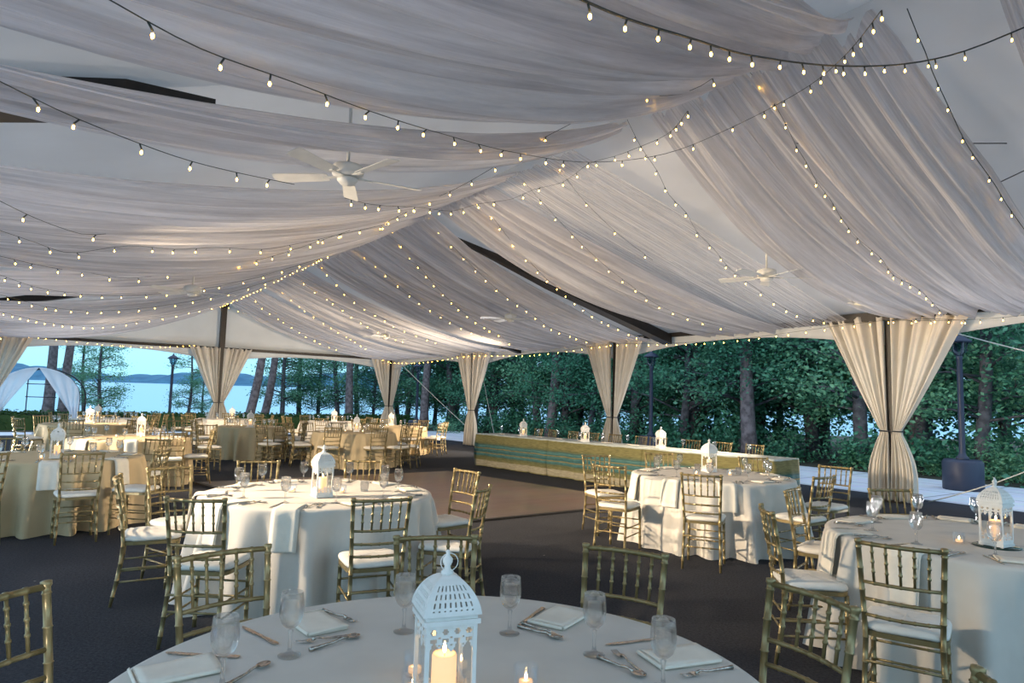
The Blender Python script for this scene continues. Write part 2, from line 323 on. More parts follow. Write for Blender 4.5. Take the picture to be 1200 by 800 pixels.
def hill(u,v):
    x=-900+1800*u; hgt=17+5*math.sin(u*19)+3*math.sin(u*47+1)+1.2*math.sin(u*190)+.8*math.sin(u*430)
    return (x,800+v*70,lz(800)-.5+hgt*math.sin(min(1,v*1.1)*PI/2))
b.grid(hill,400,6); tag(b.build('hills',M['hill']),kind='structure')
A=(-5.36,11.8);B=(-1.3,14.8);C=(2.38,10.9);D=(-1.68,7.9)
tag(poly('dance_floor',[A,D,C,B],.022,M['parquet'],.021),kind='structure')
b=MB()
for p,q in((A,D),(D,C),(C,B),(B,A)): b.bar((*p,.012),(*q,.012),.07,.024)
tag(b.build('trim_1',M['dark']),kind='structure')
# ------------------------------------------------------------------ tent
SEND=29
b=MB()
for sd in(-1,1): b.grid(lambda u,v,sd=sd:TP(-.15+(SEND+.15)*u,sd*(W+.1)*v,roofz((W+.1)*v)+.03),36,6)
tag(b.build('ceiling',M['roof'],thick=.02),kind='structure')
b=MB(); b.grid(lambda u,v:(lambda vv:TP(-.12,vv,EAVE+(roofz(vv)-EAVE)*v))(-W+2*W*u),40,4); tag(b.build('wall_far',M['gable'],thick=.015),kind='structure')
# valance strips along the eaves with arched lower edges
def valance(name,fn,n):
    b=MB(); b.grid(fn,n,3); tag(b.build(name,M['gable'],thick=.012),kind='structure')
def drop(t,bay):
    q=abs((t/bay)%1-.5)*2; return .24+.34*q**2
for k,sd in enumerate((1,-1)): valance('trim_%d'%(2+k),lambda u,v,sd=sd:TP(SEND*u,sd*(W+.12),EAVE+.02-v*drop(SEND*u,7.0)),288)
valance('trim_4',lambda u,v:TP(-.14,-W+2*W*u,EAVE+.02-v*drop(2*W*u,W)),120)
GOLDN={}
def post(s,v,zt,label,wd=.15):
    t=empty('tent_post',TP(s,v,0),TH); tag(t,label,'tent post')
    b=MB(); b.box((0,0,zt/2),(wd,wd,zt)); b.box((0,0,zt-.06),(wd*1.5,wd*1.5,.1)); b.build('pole',M['dark'],t)
    b=MB(); b.box((0,0,.02),(wd*2.2,wd*2.2,.04)); b.build('base_plate',M['dark'],t); return t
post(0,0,RIDGE-.05,'tall dark centre pole rising to the ridge at the far end',.19)
for s,v,l in((0,W,'dark corner post behind the rear tied curtain'),(7,W,'dark side post just left of the head table'),(14,W,'dark side post behind the head table curtain'),
             (21,W,'broad dark post between the large curtains on the right'),(0,-W,'dark far corner post at the left edge')): post(s,v,EAVE,l,.17 if s==21 else .14)
def beam(a,b_,label,w_=.08,h_=.12,name='eave_beam'):
    b=MB(); b.bar(a,b_,w_,h_); 
    return tag(b.build(name,M['dark']),label,'tent beam')
beam(TP(-.02,-W,EAVE-.06),TP(-.02,W,EAVE-.06),'dark eave beam across the far gable end',.07,.10)
for k in range(5):
    if k<3: beam(TP(7*k,W+.02,EAVE-.03),TP(7*k+7,W+.02,EAVE-.03),['dark eave beam above the open corner beyond the head table','dark eave beam above the far half of head table','dark eave beam left of the large right curtains'][k],.07,.1)
for k in range(1): beam(TP(0,-W-.02,EAVE-.03),TP(7,-W-.02,EAVE-.03),'dark eave beam running off the left edge',.07,.1)
beam(TP(21,W+.02,EAVE-.03),TP(28,W+.02,EAVE-.03),'dark eave beam right of the large right curtains',.07,.1)
def rafter(s,label,sides=(-1,1),dp=.28,wd=.28,v0=.9):
    t=empty('tent_rafter',TP(s,0,0),TH); tag(t,label,'tent rafter')
    for sd in sides:
        b=MB(); o=(RIDGE-EAVE)/W
        n=10
        vs=[]
        for q,kk in((v0,.06),(max(3.2,v0+.6),1),(W,1)):
            zc=roofz(q)-.12-(.02 if q>6 else 0)
            for i,j in((-1,-1),(1,-1),(1,1),(-1,1)): vs.append((wd/2*i*kk,sd*q,zc+dp*.4*j*(.3+.7*kk)))
        b.add(vs,[(3,2,1,0),(8,9,10,11)]+[(a+k2,a+(k2+1)%4,a+4+(k2+1)%4,a+4+k2) for a in(0,4) for k2 in range(4)],False); b.build('rafter_arm',M['dark'],t)
rafter(15.75,'black rafter showing through the long gap above the head table')
rafter(21.55,'black rafter showing through the gap at upper left',(-1,),v0=4.6)
rafter(9.6,'black rafter showing as a short slit near the far ridge',(-1,1),.2,.2)
# header at the big right curtains
b=MB(); b.bar(TP(19.9,W-.12,EAVE-.03),TP(22.3,W-.12,EAVE-.03),.12,.16); tag(b.build('header_beam',M['dark']),'dark header beam over the large right curtains','tent beam')
# roof seams wires
for k,(p,q,l) in enumerate((((860,168),(1180,168),'thin dark cable across the bare roof panel at upper right'),((1085,255),(1200,200),'thin crossing cable below the bare roof panel'))):
    b=MB(); b.tube([on_ceiling(*p,-.2),on_ceiling(*q,-.2)],.006,5); tag(b.build('roof_cable',M['seam']),l,'cable')
# ------------------------------------------------------------------ ceiling drapes
def drape(s0,s1,side,sag,label,seed,folds=9,amp=.05,mat='voile',ridge_w=.85,eave_w=.92,e_shift=0,r_shift=0):
    rnd=random.Random(seed); n=max(60,int(folds*16)); wv=[(rnd.uniform(.5,1.6)*folds,rnd.uniform(0,6.28),rnd.uniform(.3,1),rnd.uniform(-1.5,1.5)) for _ in range(6)]
    tot=sum(a[2] for a in wv); mid=(s0+s1)/2
    def fn(u,w_):
        ww=(ridge_w*(1-w_)**2+1*2*w_*(1-w_)*1.02+eave_w*w_**2); ww=ridge_w+(1-ridge_w)*min(1,w_*3) if w_<.5 else 1-(1-eave_w)*max(0,(w_-.6)/.4)
        s=mid+(u-.5)*(s1-s0)*ww+e_shift*w_**1.5+r_shift*(1-w_)**2
        f=sum(a*math.sin(2*PI*(fr*u)+ph+sl*w_*2) for fr,ph,a,sl in wv)/tot
        f2=math.sin(2*PI*folds*u*2.3+w_*2+seed)+.7*math.sin(2*PI*folds*u*4.1-w_*2+seed*2); edge=1+.25*math.cos(u*2*PI+seed)
        z=roofz(W*w_)-.10-sag*edge*4*w_*(1-w_)-amp*1.6*f*(.5+.9*math.sin(PI*min(1,w_+.15)))-amp*.32*f2
        return TP(s+.02*f,side*(.02+(W-.06)*w_),min(z,roofz(W*w_)-.04))
    b=MB(); b.grid(fn,n,34); o=b.build('ceiling_drape',M[mat]); me=o.data; uv=me.uv_layers.new(name='UVMap'); sp_=abs(s1-s0); k=0
    cs=[((i%(n+1))/n*sp_+seed*3.1,(i//(n+1))/34*7) for i in range(len(me.vertices))]
    vi=[0]*len(me.loops); me.loops.foreach_get('vertex_index',vi); uv.data.foreach_set('uv',[q for i in vi for q in cs[i]])
    return tag(o,label,'ceiling drape')
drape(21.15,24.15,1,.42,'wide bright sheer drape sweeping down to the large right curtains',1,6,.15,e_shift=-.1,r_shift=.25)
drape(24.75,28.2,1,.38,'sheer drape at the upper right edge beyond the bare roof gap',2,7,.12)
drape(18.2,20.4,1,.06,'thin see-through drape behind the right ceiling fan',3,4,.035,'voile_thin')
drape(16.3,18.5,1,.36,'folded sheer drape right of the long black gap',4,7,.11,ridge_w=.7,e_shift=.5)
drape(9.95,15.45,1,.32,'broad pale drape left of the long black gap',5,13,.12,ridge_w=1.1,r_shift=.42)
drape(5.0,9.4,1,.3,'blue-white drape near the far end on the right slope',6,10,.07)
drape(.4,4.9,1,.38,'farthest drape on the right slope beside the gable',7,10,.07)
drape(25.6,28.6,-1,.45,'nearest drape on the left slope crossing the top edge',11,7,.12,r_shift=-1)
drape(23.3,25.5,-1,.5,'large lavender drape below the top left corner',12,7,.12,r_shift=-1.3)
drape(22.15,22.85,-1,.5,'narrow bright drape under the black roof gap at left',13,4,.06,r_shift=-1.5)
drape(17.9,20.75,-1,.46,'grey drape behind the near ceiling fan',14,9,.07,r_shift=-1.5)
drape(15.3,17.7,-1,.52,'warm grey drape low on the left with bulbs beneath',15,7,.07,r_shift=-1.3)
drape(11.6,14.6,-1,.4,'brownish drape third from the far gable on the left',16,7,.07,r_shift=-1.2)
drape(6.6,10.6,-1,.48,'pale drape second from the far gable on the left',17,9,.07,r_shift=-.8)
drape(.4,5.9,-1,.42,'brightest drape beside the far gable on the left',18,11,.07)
# ------------------------------------------------------------------ tied curtains
def curtain_pair(s,v,axis,label,top=(1.12,1.12),tie=1.22,seed=0,tw=.17,lo=.4,dirs=(-1,1),off=0.0):
    d=D2 if axis=='s' else E2; nrm=E2 if axis=='s' else D2
    base=TP(s,v,0); t=empty('tied_curtain',base); tag(t,label,'curtain'); d3=Vector((d.x,d.y,0)); n3=Vector((nrm.x,nrm.y,0))
    if axis=='s': n3=n3*(-1 if v>0 else 1)
    rnd=random.Random(seed)
    for k,sg in enumerate(dirs):
        tp=top[k]; ph=[rnd.uniform(0,6.28) for _ in range(4)]; nf=4.2+rnd.random()*1.2
        def fn(u,w_):
            z=(EAVE-.07)*(1-w_)+.03
            if z>tie:
                q=(z-tie)/(EAVE-tie); x1=tw+(tp-tw)*q**.93; x0=.05+ .02*q
            else:
                q=(tie-z)/tie; x1=tw+(lo-tw)*math.sin(min(1,q*1.5)*PI/2)*1.0; x0=.03-.02*q
            x=x0+(x1-x0)*u; am=.03+.05*abs(z-tie)/2*(1 if z>tie else 1.6)
            y=am*math.sin(2*PI*nf*(u+.05*math.sin(u*8+ph[2])+.02*math.sin(u*21+ph[3]))+ph[0])+am*.22*math.sin(2*PI*nf*2.3*u+ph[1]+.5*z)+am*.3*math.sin(2*PI*nf*.5*u+ph[3])+.10
            return d3*(sg*x)+n3*(y+off)+Vector((0,0,z-.02*math.sin(nf*u*6.28)*(1 if z>3 else 0)))
        b=MB(); b.grid(fn,90,40); b.build('curtain_panel',M['curtain'],t,thick=.006)
    b=MB(); pts=[]
    for i in range(25):
        a=2*PI*i/24; pts.append(d3*((tw+.03)*math.cos(a))+n3*(.09+off+.10*math.sin(a))+Vector((0,0,tie)))
    b.tube(pts,.012,6,False); b.build('tie_strap',M['black'],t)
    b=MB(); b.bar(d3*(-top[0] if -1 in dirs else -.1)+Vector((0,0,EAVE-.05)),d3*(top[1] if 1 in dirs else .1)+Vector((0,0,EAVE-.05)),.03,.05)
    b.build('curtain_rod',M['dark'],t); return t
curtain_pair(21,W-.02,'s','largest pair of cream curtains tied around the right post',seed=1,lo=.42,top=(1.2,1.3))
curtain_pair(14,W-.02,'s','cream curtains tied in the middle behind the head table',seed=2)
curtain_pair(7,W-.02,'s','narrow cream tied curtain at the left end of head table',seed=3)
curtain_pair(0,W-.02,'v','cream tied curtain at the rear right corner of tent',seed=4,top=(.95,.6))
curtain_pair(0,0,'v','cream tied curtains on the tall centre pole at far end',seed=5)
curtain_pair(0,-W,'v','cream tied curtain cut off by the left edge',seed=6,dirs=(-1,1))
# ------------------------------------------------------------------ ceiling fan
def make_fan():
    t=empty('ceiling_fan'); tag(t,cat='ceiling fan')
    b=MB(); b.tube([(0,0,.0),(0,0,1)],.014,10); b.build('down_rod',M['fanwhite'],t)
    b=MB(); b.lathe([(.03,0.02),(.07,.015),(.125,-.005),(.135,-.03),(.135,-.075),(.12,-.095),(.06,-.105)],32); b.build('motor_housing',M['fanwhite'],t)
    b=MB(); b.lathe([(.05,-.105),(.085,-.115),(.088,-.135),(.06,-.165),(.0,-.175)],24); b.build('switch_cap',M['fanwhite'],t)
    for k in range(5):
        a=2*PI*k/5+.35; Mx=Matrix.Rotation(a,4,'Z')@Matrix.Rotation(R(13),4,'X')
        b=MB(); vs=[]; prof=[(.17,.045),(.2,.058),(.6,.07),(.655,.066),(.665,.05)]
        for z in(-.003,.003):
            for x,y in prof: vs.append(Mx@Vector((x,y,z-.0)))
            for x,y in reversed(prof): vs.append(Mx@Vector((x,-y,z)))
        n=10; vs=[v+Vector((0,0,-.10)) for v in vs]
        b.add(vs,[tuple(range(n-1,-1,-1)),tuple(range(n,2*n))]+[(i,(i+1)%n,(i+1)%n+n,i+n) for i in range(n)],False); bl=b.build('fan_blade',M['fanwhite'],t)
        b=MB(); b.bar(Mx@Vector((.07,0,.0))+Vector((0,0,-.10)),Mx@Vector((.22,0,-.008))+Vector((0,0,-.10)),.035,.012); b.build('blade_bracket',M['fanwhite'],bl)
    return t
fan=Proto(make_fan())
for s,v,rz,l in((22.1,-3.74,.15,'large near white ceiling fan hanging from the left slope'),(20.9,3.3,.9,'white ceiling fan beside the wide bright drape at right'),
                (14,3.43,.5,'small white ceiling fan above the head table curtain'),(14,-3.43,1.2,'distant ceiling fan on the left slope'),(7,3.43,.2,'tiny farthest ceiling fan near the rear')):
    z_=3.30 if s>21.5 else roofz(v)-(.55 if v>0 else .72); sc_=.88 if s>21.5 else 1.08
    f_=fan.put(TP(s,v,z_),rz,l,sc=sc_)
    for ch in kids(f_):
        if ch.name.startswith('down_rod'): ch.scale=(1,1,(roofz(v)-z_)/sc_)
# unseen warm lamps filling the tent, most added as fill; no housings built
def fill_lamp(s,v,target,power,label=None):
    p=TP(s,v,2.3); d=(Vector(target)-p).normalized()
    if label:
        t=empty('flood_lamp',p); t.rotation_euler=d.to_track_quat('-Z','Y').to_euler(); tag(t,label,'flood lamp')
        b=MB(); b.box((0,0,.04),(.34,.22,.07)); b.build('housing',M['fanwhite'],t)
        b=MB(); b.box((0,0,.0),(.28,.16,.006)); b.build('lens',emis('lamp_lens',(1,.75,.4),2.0),t)
    area('warm_fill',p+d*.05,target,(.3,.2),power,(1,.78,.54),75)
for i,(s,v,tg,pw) in enumerate(LP): fill_lamp(s,v,tg,pw,None)
for s_,v_ in DRAPE_FILL: area('drape_fill',TP(s_,v_,.25),TP(s_+.3,v_*.45,4.6),(.5,.3),24 if s_==23.5 else (34 if s_<10 else 17),(1,.94,.92),150)  # unseen fill lights added low at the sides to brighten the drapes
def box_lamp():
    p=on_ceiling(1014,352,-.1); t=empty('flood_lamp',p,TH); tag(t,'small boxy lamp under the roof left of the large right curtains','lamp')
    b=MB(); b.box((0,0,.0),(.42,.3,.10)); b.build('housing',M['fanwhite'],t)
    b=MB(); b.box((0,0,-.055),(.34,.22,.01)); b.build('lens',emis('lamp_lens',(1,.8,.5),.6),t)
box_lamp()
# ------------------------------------------------------------------ light strings
bb=MB(); bb.lathe([(.0,-.024),(.008,-.018),(.0105,-.006),(.008,.006),(.0,.012)],6); BULB=bb.mesh('bulb',M['bulb'])
NB=[0]
def cr_path(pts,step=.12):
    out=[]; n=len(pts)
    for i in range(n-1):
        a,b_,c,d=pts[max(i-1,0)],pts[i],pts[i+1],pts[min(i+2,n-1)]; m=max(2,int((c-b_).length/step))
        for k in range(m):
            t=k/m; out.append(.5*((2*b_)+(c-a)*t+(2*a-5*b_+4*c-d)*t*t+(-a+3*b_-3*c+d)*t**3))
    out.append(pts[-1]); return out
def light_string(pts,label,gap=.3,thick=.0028,seed=0,wide=1.0):
    pts=cr_path(pts); t=empty('light_string',pts[0]); tag(t,label,'string lights')
    o=pts[0]; b=MB(); b.tube([p-o for p in pts],thick,5)
    rnd=random.Random(seed); acc=gap*.5; bl=[]
    for i in range(1,len(pts)):
        acc+=(pts[i]-pts[i-1]).length
        if acc>=gap:
            acc=rnd.uniform(-.06,.06); q=pts[i]-o; hx=rnd.uniform(-.02,.02); b.tube([q,q+Vector((hx,hx,-.03))],.005,5); bl.append(q+Vector((hx,hx,-.045)))
    b.build('cord',M['cord'],t)
    for q in bl[:100]:
        c=bpy.data.objects.new('bulb',BULB); COL.objects.link(c); c.parent=t; c.location=q; c.scale=(.68,)*3; NB[0]+=1
def px_string(px,label,extra=.12,side=0,**k):
    pts=[on_ceiling(x,y,extra,side) for x,y in px]; O=Vector((0,0,H)); ts=[(p-O).length for p in pts]; ds=[(p-O).normalized() for p in pts]
    for _ in range(4): ts=[ts[0]]+[(ts[i-1]+2*ts[i]+ts[i+1])/4 for i in range(1,len(ts)-1)]+[ts[-1]]
    light_string([O+d*t for d,t in zip(ds,ts)],label,**k)
STR=[
([(672,-5),(735,22),(810,45),(880,65),(975,77),(1060,75),(1130,60),(1205,30)],'thick cord of bulbs sagging across the top right corner',dict(extra=.45,thick=.006,gap=.22)),
([(120,-5),(235,57),(343,96),(433,130),(512,155),(600,178),(690,190),(780,180),(860,148),(941,105),(990,65),(1033,12)],'long string of bulbs crossing from top left past the ridge',dict(extra=.3,thick=.003,gap=.3)),
([(-5,93),(93,140),(205,183),(277,202),(345,216)],'string of bulbs running towards the near ceiling fan',dict(extra=.3)),
([(404,232),(440,240),(492,243),(530,247),(560,239),(600,233),(625,222),(660,213),(690,192),(720,183),(742,175),(782,157),(806,130)],'string of bulbs from the near ceiling fan across the ridge',dict(extra=.25)),
([(-5,233),(45,257),(95,274),(124,274)],'dark wire with one bulb at the left edge',dict(extra=.3,gap=.7)),
([(0,270),(44,285),(66,293),(90,296),(150,288),(205,292),(256,290),(307,292),(351,285),(410,272),(455,262)],'upper string below the grey drape on the left',dict(extra=.15)),
([(0,300),(57,313),(95,318),(149,326),(197,321),(235,315),(272,311),(320,300),(372,283),(410,270)],'middle string on the left slope ending near the ridge',dict(extra=.15)),
([(0,322),(50,338),(110,345),(170,345),(240,338),(300,325),(345,312),(385,300)],'lower string of bulbs on the left slope',dict(extra=.12)),
([(0,345),(60,360),(120,364),(190,358),(260,345),(320,328)],'string of bulbs just above the brightest left drape',dict(extra=.12)),
([(0,365),(60,378),(120,382),(190,372),(262,357)],'string of bulbs over the brightest left drape',dict(extra=.12)),
([(262,357),(300,340),(335,322),(372,305),(410,283),(450,262),(492,240)],'far ridge string of bulbs from the centre pole',dict(extra=.02,gap=.34)),
([(492,240),(540,218),(600,183),(640,160),(690,135),(740,115),(800,110),(835,92)],'near ridge string of bulbs along the ridge gap',dict(extra=.05,gap=.5)),
([(492,240),(515,270),(534,292),(557,315),(590,345),(620,365),(645,384),(667,392),(690,400)],'string of bulbs falling from ridge to the middle curtain',dict(extra=.1)),
([(545,225),(575,252),(597,280),(626,312),(641,327),(660,342),(676,356),(697,371),(720,382),(746,394)],'string of bulbs following the long black gap',dict(extra=.12)),
([(600,190),(614,212),(640,242),(676,280),(709,311),(744,338),(767,355),(794,367),(824,377),(849,384)],'string of bulbs down the folded drape right of the black gap',dict(extra=.12)),
([(735,140),(751,172),(770,200),(784,228),(804,249),(817,272),(837,292),(856,315),(892,342),(916,359),(939,369),(969,376)],'string of bulbs curving under the right ceiling fan',dict(extra=.12)),
([(871,76),(900,110),(920,144),(933,171),(945,190),(957,213),(972,232),(985,254),(1005,279),(1032,302),(1047,322),(1077,339),(1101,363)],'string of bulbs down the middle of the wide bright drape',dict(extra=.1,gap=.22)),
([(1063,10),(1075,40),(1084,60),(1093,85),(1106,113),(1128,160),(1140,180),(1165,215),(1180,240),(1205,275)],'straight string over the bare roof gap at upper right',dict(extra=.1,thick=.004)),
([(455,262),(474,292),(497,319),(525,350),(557,376),(590,395)],'string of bulbs left of the small fan above head table',dict(extra=.12)),
([(372,305),(387,325),(412,350),(440,368),(470,385),(510,400)],'string of bulbs over the short black slit',dict(extra=.12)),
([(340,315),(360,335),(387,352),(412,370),(447,390),(480,402)],'string of bulbs between short slit and farthest fan',dict(extra=.12)),
([(315,325),(335,345),(365,368),(400,390),(430,408)],'string of bulbs third from the gable on the right slope',dict(extra=.12)),
([(290,340),(305,358),(330,375),(362,395),(395,409)],'string of bulbs second from the gable on the right slope',dict(extra=.12)),
([(410,285),(440,310),(480,345),(520,372),(560,392),(600,402)],'string of bulbs across the broad pale drape',dict(extra=.12)),
([(640,165),(655,195),(680,230),(720,270),(765,305)],'faint string of bulbs on the thin see-through drape',dict(extra=.1,gap=.6)),
]
for i,(px,l,k) in enumerate(STR): px_string(px,l,seed=i,side=1 if i>=12 else 0,**k)
def tp_string(pts,l,**k): light_string([TP(*p) for p in pts],l,**k)
tp_string([(.15,0,4.85),(.15,-1.7,4.45),(.15,-3.4,4.02),(.15,-5.1,3.6),(.15,-6.7,3.2)],'gable string on the left of the centre pole',gap=.2,seed=90)
tp_string([(.15,0,4.85),(.15,1.7,4.40),(.15,3.4,3.95),(.15,5.1,3.5),(.15,6.7,3.15)],'gable string on the right of the centre pole',gap=.25,seed=91)
tp_string([(.3,6.65,3.1),(3.5,6.6,3.0),(7,6.65,3.12),(10.5,6.6,3.0),(14,6.6,3.12)],'eave string along the far right side',gap=.3,seed=92)
tp_string([(14,6.5,3.12),(17.5,6.55,3.0),(21,6.45,3.14),(22.3,6.5,3.05)],'eave string ending at the large right curtains',gap=.22,seed=93)
tp_string([(21,6.4,3.15),(22.4,6.5,3.05),(24,6.6,3.1),(27.5,6.6,3.2)],'eave string from the large curtains to the right edge',gap=.25,seed=94)
tp_string([(.25,-6.6,3.12),(4,-6.6,3.05),(7.5,-6.6,3.12),(11,-6.6,3.05)],'eave string along the far left side',gap=.22,seed=95)
tp_string([(.3,-6.2,3.25),(.25,-3.0,3.12),(.25,-1,3.3)],'low string under the far gable left of centre pole',gap=.16,seed=96)
# ------------------------------------------------------------------ guy ropes
def rope(a,b_,l):
    b=MB(); a,b_=Vector(a),Vector(b_); b.tube([a.lerp(b_,i/12)-Vector((0,0,.05*math.sin(PI*i/12))) for i in range(13)],.011,6); tag(b.build('guy_rope',M['rope']),l,'rope')
rope(TP(21,W+.1,EAVE-.02),TP(24.2,W+2.6,2.1),'guy rope from large right curtain top to the right edge')
p1=at_z(1088,588,.0); p2=at_y(1230,541,p1.y-1.0); rope(p1,p2,'low guy rope behind the lantern on the right table')
rope(TP(7,W+.1,EAVE-.05),TP(4.2,W+2.8,0),'guy rope slanting down left of the narrow curtain')
rope(TP(0.2,W+.2,EAVE-.05),TP(3.0,W+2.8,0),'guy rope slanting down right of the rear corner curtain')
# ------------------------------------------------------------------ lamp posts
def make_lamp():
    t=empty('lamp_post'); tag(t,cat='lamp post')
    b=MB(); b.lathe([(.36,0),(.37,.02),(.37,.56),(.33,.62),(.0,.62)],20); b.build('base_block',M['paleblack'],t)
    b=MB(); b.lathe([(.12,.6),(.12,.66),(.075,.70),(.06,.78),(.055,2.7),(.07,2.74),(.05,2.78)],16); b.build('pole',M['paleblack'],t)
    b=MB(); b.lathe([(.06,2.78),(.13,2.86),(.16,3.05)],8,cap=False); b.build('lamp_glass',M['lampglass'],t)
    b=MB()
    for k in range(6):
        a=2*PI*k/6; b.tube([(.07*math.cos(a),.07*math.sin(a),2.78),(.17*math.cos(a),.17*math.sin(a),3.06)],.012,5)
    b.build('lamp_cage',M['paleblack'],t)
    b=MB(); b.lathe([(.24,3.05),(.23,3.08),(.13,3.16),(.05,3.2),(.03,3.26),(.0,3.28)],16); b.build('lamp_cap',M['paleblack'],t)
    return t
lamp=Proto(make_lamp())
q=at_z(1129,572,0)
for p,l in((Vector((q.x,q.y,-.03)),'black lamp post on the patio right of the large curtains'),(Vector((4.45,21.4,-.03)),'black lamp post behind the head table'),
           (Vector((-4.35,31.6,-.06)),'black lamp post between the two rear curtains'),(Vector((-15.2,30.3,-.06)),'black lamp post by the lake left of the centre pole')):
    lamp.put(p,.3,l,sc=1.02)
# ------------------------------------------------------------------ arch
def arch():
    c=Vector((-18.15,26,0)); t=empty('draped_arch',(c.x,c.y,-.03),R(8)); tag(t,'white draped arch outside at the far left','wedding arch')
    b=MB(); rr=1.5; zt=1.25; hh=1.1
    pts=[(-rr,0,0),(-rr,0,zt)]+[(-rr*math.cos(PI*i/16),0,zt+hh*math.sin(PI*i/16)) for i in range(1,16)]+[(rr,0,zt),(rr,0,0)]
    b.tube(pts,.03,8); b.tube([(x,.5,z) for x,y,z in pts],.03,8)
    for z in(.55,1.25,1.75): b.tube([(-.55,.25,z),(.55,.25,z)],.018,6)
    for x in(-.5,.5): b.tube([(x,.25,0),(x,.25,1.95)],.022,6)
    b.build('arch_frame',M['black'],t)
    for sg in(-1,1):
        def fn(u,v_):
            a=PI/2+ (PI/2)*u*1.0
            ox=rr*1.02*math.cos(a)*-1*sg*-1; 
            x_top=-sg*rr*1.02*math.cos(PI/2-(PI/2)*u)*-1; z_top=zt+hh*1.03*math.sin(PI/2-(PI/2)*u)
            zb=.62; xb=sg*(1.48-.0*u)*(.86+.16*u)
            q=v_**1.0; x=x_top*(1-q)+xb*q; z=z_top*(1-q)+(zb-.45*u)*q
            return Vector((x,-.06+.05*math.sin(u*26)*(.3+q),z))
        b=MB(); b.grid(fn,50,18); b.build('arch_drape',M['archcloth'],t)
        b=MB(); b.grid(lambda u,v_,sg=sg:Vector((sg*(1.2+.3*u),-.05+.05*math.sin(u*18),.9*(1-v_)+.03)),20,6); b.build('drape_tail',M['archcloth'],t)
arch()
# ------------------------------------------------------------------ hedge
def leaves(b,centers,size,rnd,n_each,rad,flat=.8):
    for c in centers:
        for _ in range(n_each):
            g=Vector((rnd.gauss(0,1),rnd.gauss(0,1),rnd.gauss(0,1)*flat)); g=g*(rad*.48)
            p=c+g; s=size*rnd.uniform(.6,1.35)
            a=Vector((rnd.uniform(-1,1),rnd.uniform(-1,1),rnd.uniform(-.7,.5))).normalized(); n=Vector((rnd.uniform(-1,1),rnd.uniform(-1,1),rnd.uniform(-.2,1.2)))
            n=(n-a*n.dot(a)).normalized(); x=a.cross(n)
            b.add([p-a*s*.5,p+x*s*.3+n*s*.06,p+a*s*.5,p-x*s*.3+n*s*.06],[(0,1,2,3)],False)
rnd=random.Random(3); b=MB()
A0=Vector((-21,24.6)); B0=Vector((-5.4,37.5)); dv=(B0-A0).normalized(); nv=Vector((-dv.y,dv.x)); LN=(B0-A0).length
b.box(((A0.x+B0.x)/2,(A0.y+B0.y)/2,.22),(LN,.75,.6),math.atan2(dv.y,dv.x))
cs=[]
for i in range(2600):
    q=A0+dv*rnd.uniform(0,LN)+nv*rnd.uniform(-.42,.42); cs.append(Vector((q.x,q.y,rnd.choice((.58,rnd.uniform(.1,.58))))))
leaves(b,cs,.11,rnd,5,.13)
tag(b.build('hedge',M['hedge']),'low clipped green hedge along the lawn edge before the lake','hedge')
# ------------------------------------------------------------------ trees
def tree_proto(kind,seed):
    rnd=random.Random(seed); t=empty('tree'); hgt=rnd.uniform(9.5,11.5); r0=rnd.uniform(.13,.22)
    if kind=='pine': r0=rnd.uniform(.24,.3); hgt=13
    lean=Vector((rnd.uniform(-.04,.04),rnd.uniform(-.04,.04)))
    tp=[Vector((lean.x*z+.12*math.sin(z*.6+seed),lean.y*z+.1*math.sin(z*.5+seed*2),z)) for z in [i*hgt/14 for i in range(15)]]
    tb=MB(); tb.tube(tp,[r0*(1.25 if i==0 else 1-.055*i) for i in range(15)],9)
    cs=[]; low={'dense':1.2,'loose':1.5,'pine':6,'tall':2.2}[kind]
    nb={'dense':56,'loose':36,'pine':18,'tall':34}[kind]
    for k in range(nb):
        z=low+(hgt-low)*(k/nb)**1.35 if kind!='pine' else low+(hgt-low)*(k/nb)
        i=min(13,int(z/hgt*14)); p=tp[i].lerp(tp[i+1],z/hgt*14-i); a=rnd.uniform(0,2*PI); ln=rnd.uniform(1.2,2.6)*(1.1-.5*z/hgt)*{'dense':1.1,'loose':1,'pine':.9,'tall':.8}[kind]
        e=p+Vector((math.cos(a)*ln,math.sin(a)*ln,rnd.uniform(-.1,.7)*ln*.6)); m=p.lerp(e,.5)+Vector((0,0,.12))
        tb.tube([p,m,e],[.045,.03,.012],5)
        for j in range(3):
            q=m.lerp(e,rnd.uniform(.2,1.15))+Vector((rnd.uniform(-.35,.35),rnd.uniform(-.35,.35),rnd.uniform(-.2,.3))); cs.append(q)
            if kind!='pine': tb.tube([m.lerp(e,.5),q],[.014,.006],4)
    tb.build('trunk',M['barkp' if kind=='pine' else 'bark'],t)
    fb=MB(); leaves(fb,cs,.125 if kind!='pine' else .10,rnd,{'dense':95,'loose':80,'pine':60,'tall':80}[kind],.75,.6)
    fb.build('foliage',M['leaf2' if kind=='loose' else 'leaf'],t)
    return t
TR={k:[Proto(tree_proto(k,sd)) for sd in sds] for k,sds in dict(dense=(1,2,3),loose=(11,12,13),tall=(21,22),pine=(31,32)).items()}
KW={'dense':'dense dark green hardwood','loose':'light green young hardwood','tall':'slender dark tree','pine':'straight grey pine trunk'}
trees=[]
def tr(kind,x,y,sc=1.0,rz=None,tilt=(0,0),note=None): trees.append([kind,x,y,sc,rz if rz is not None else random.uniform(0,6.28),tilt,note])
rnd=random.Random(42)
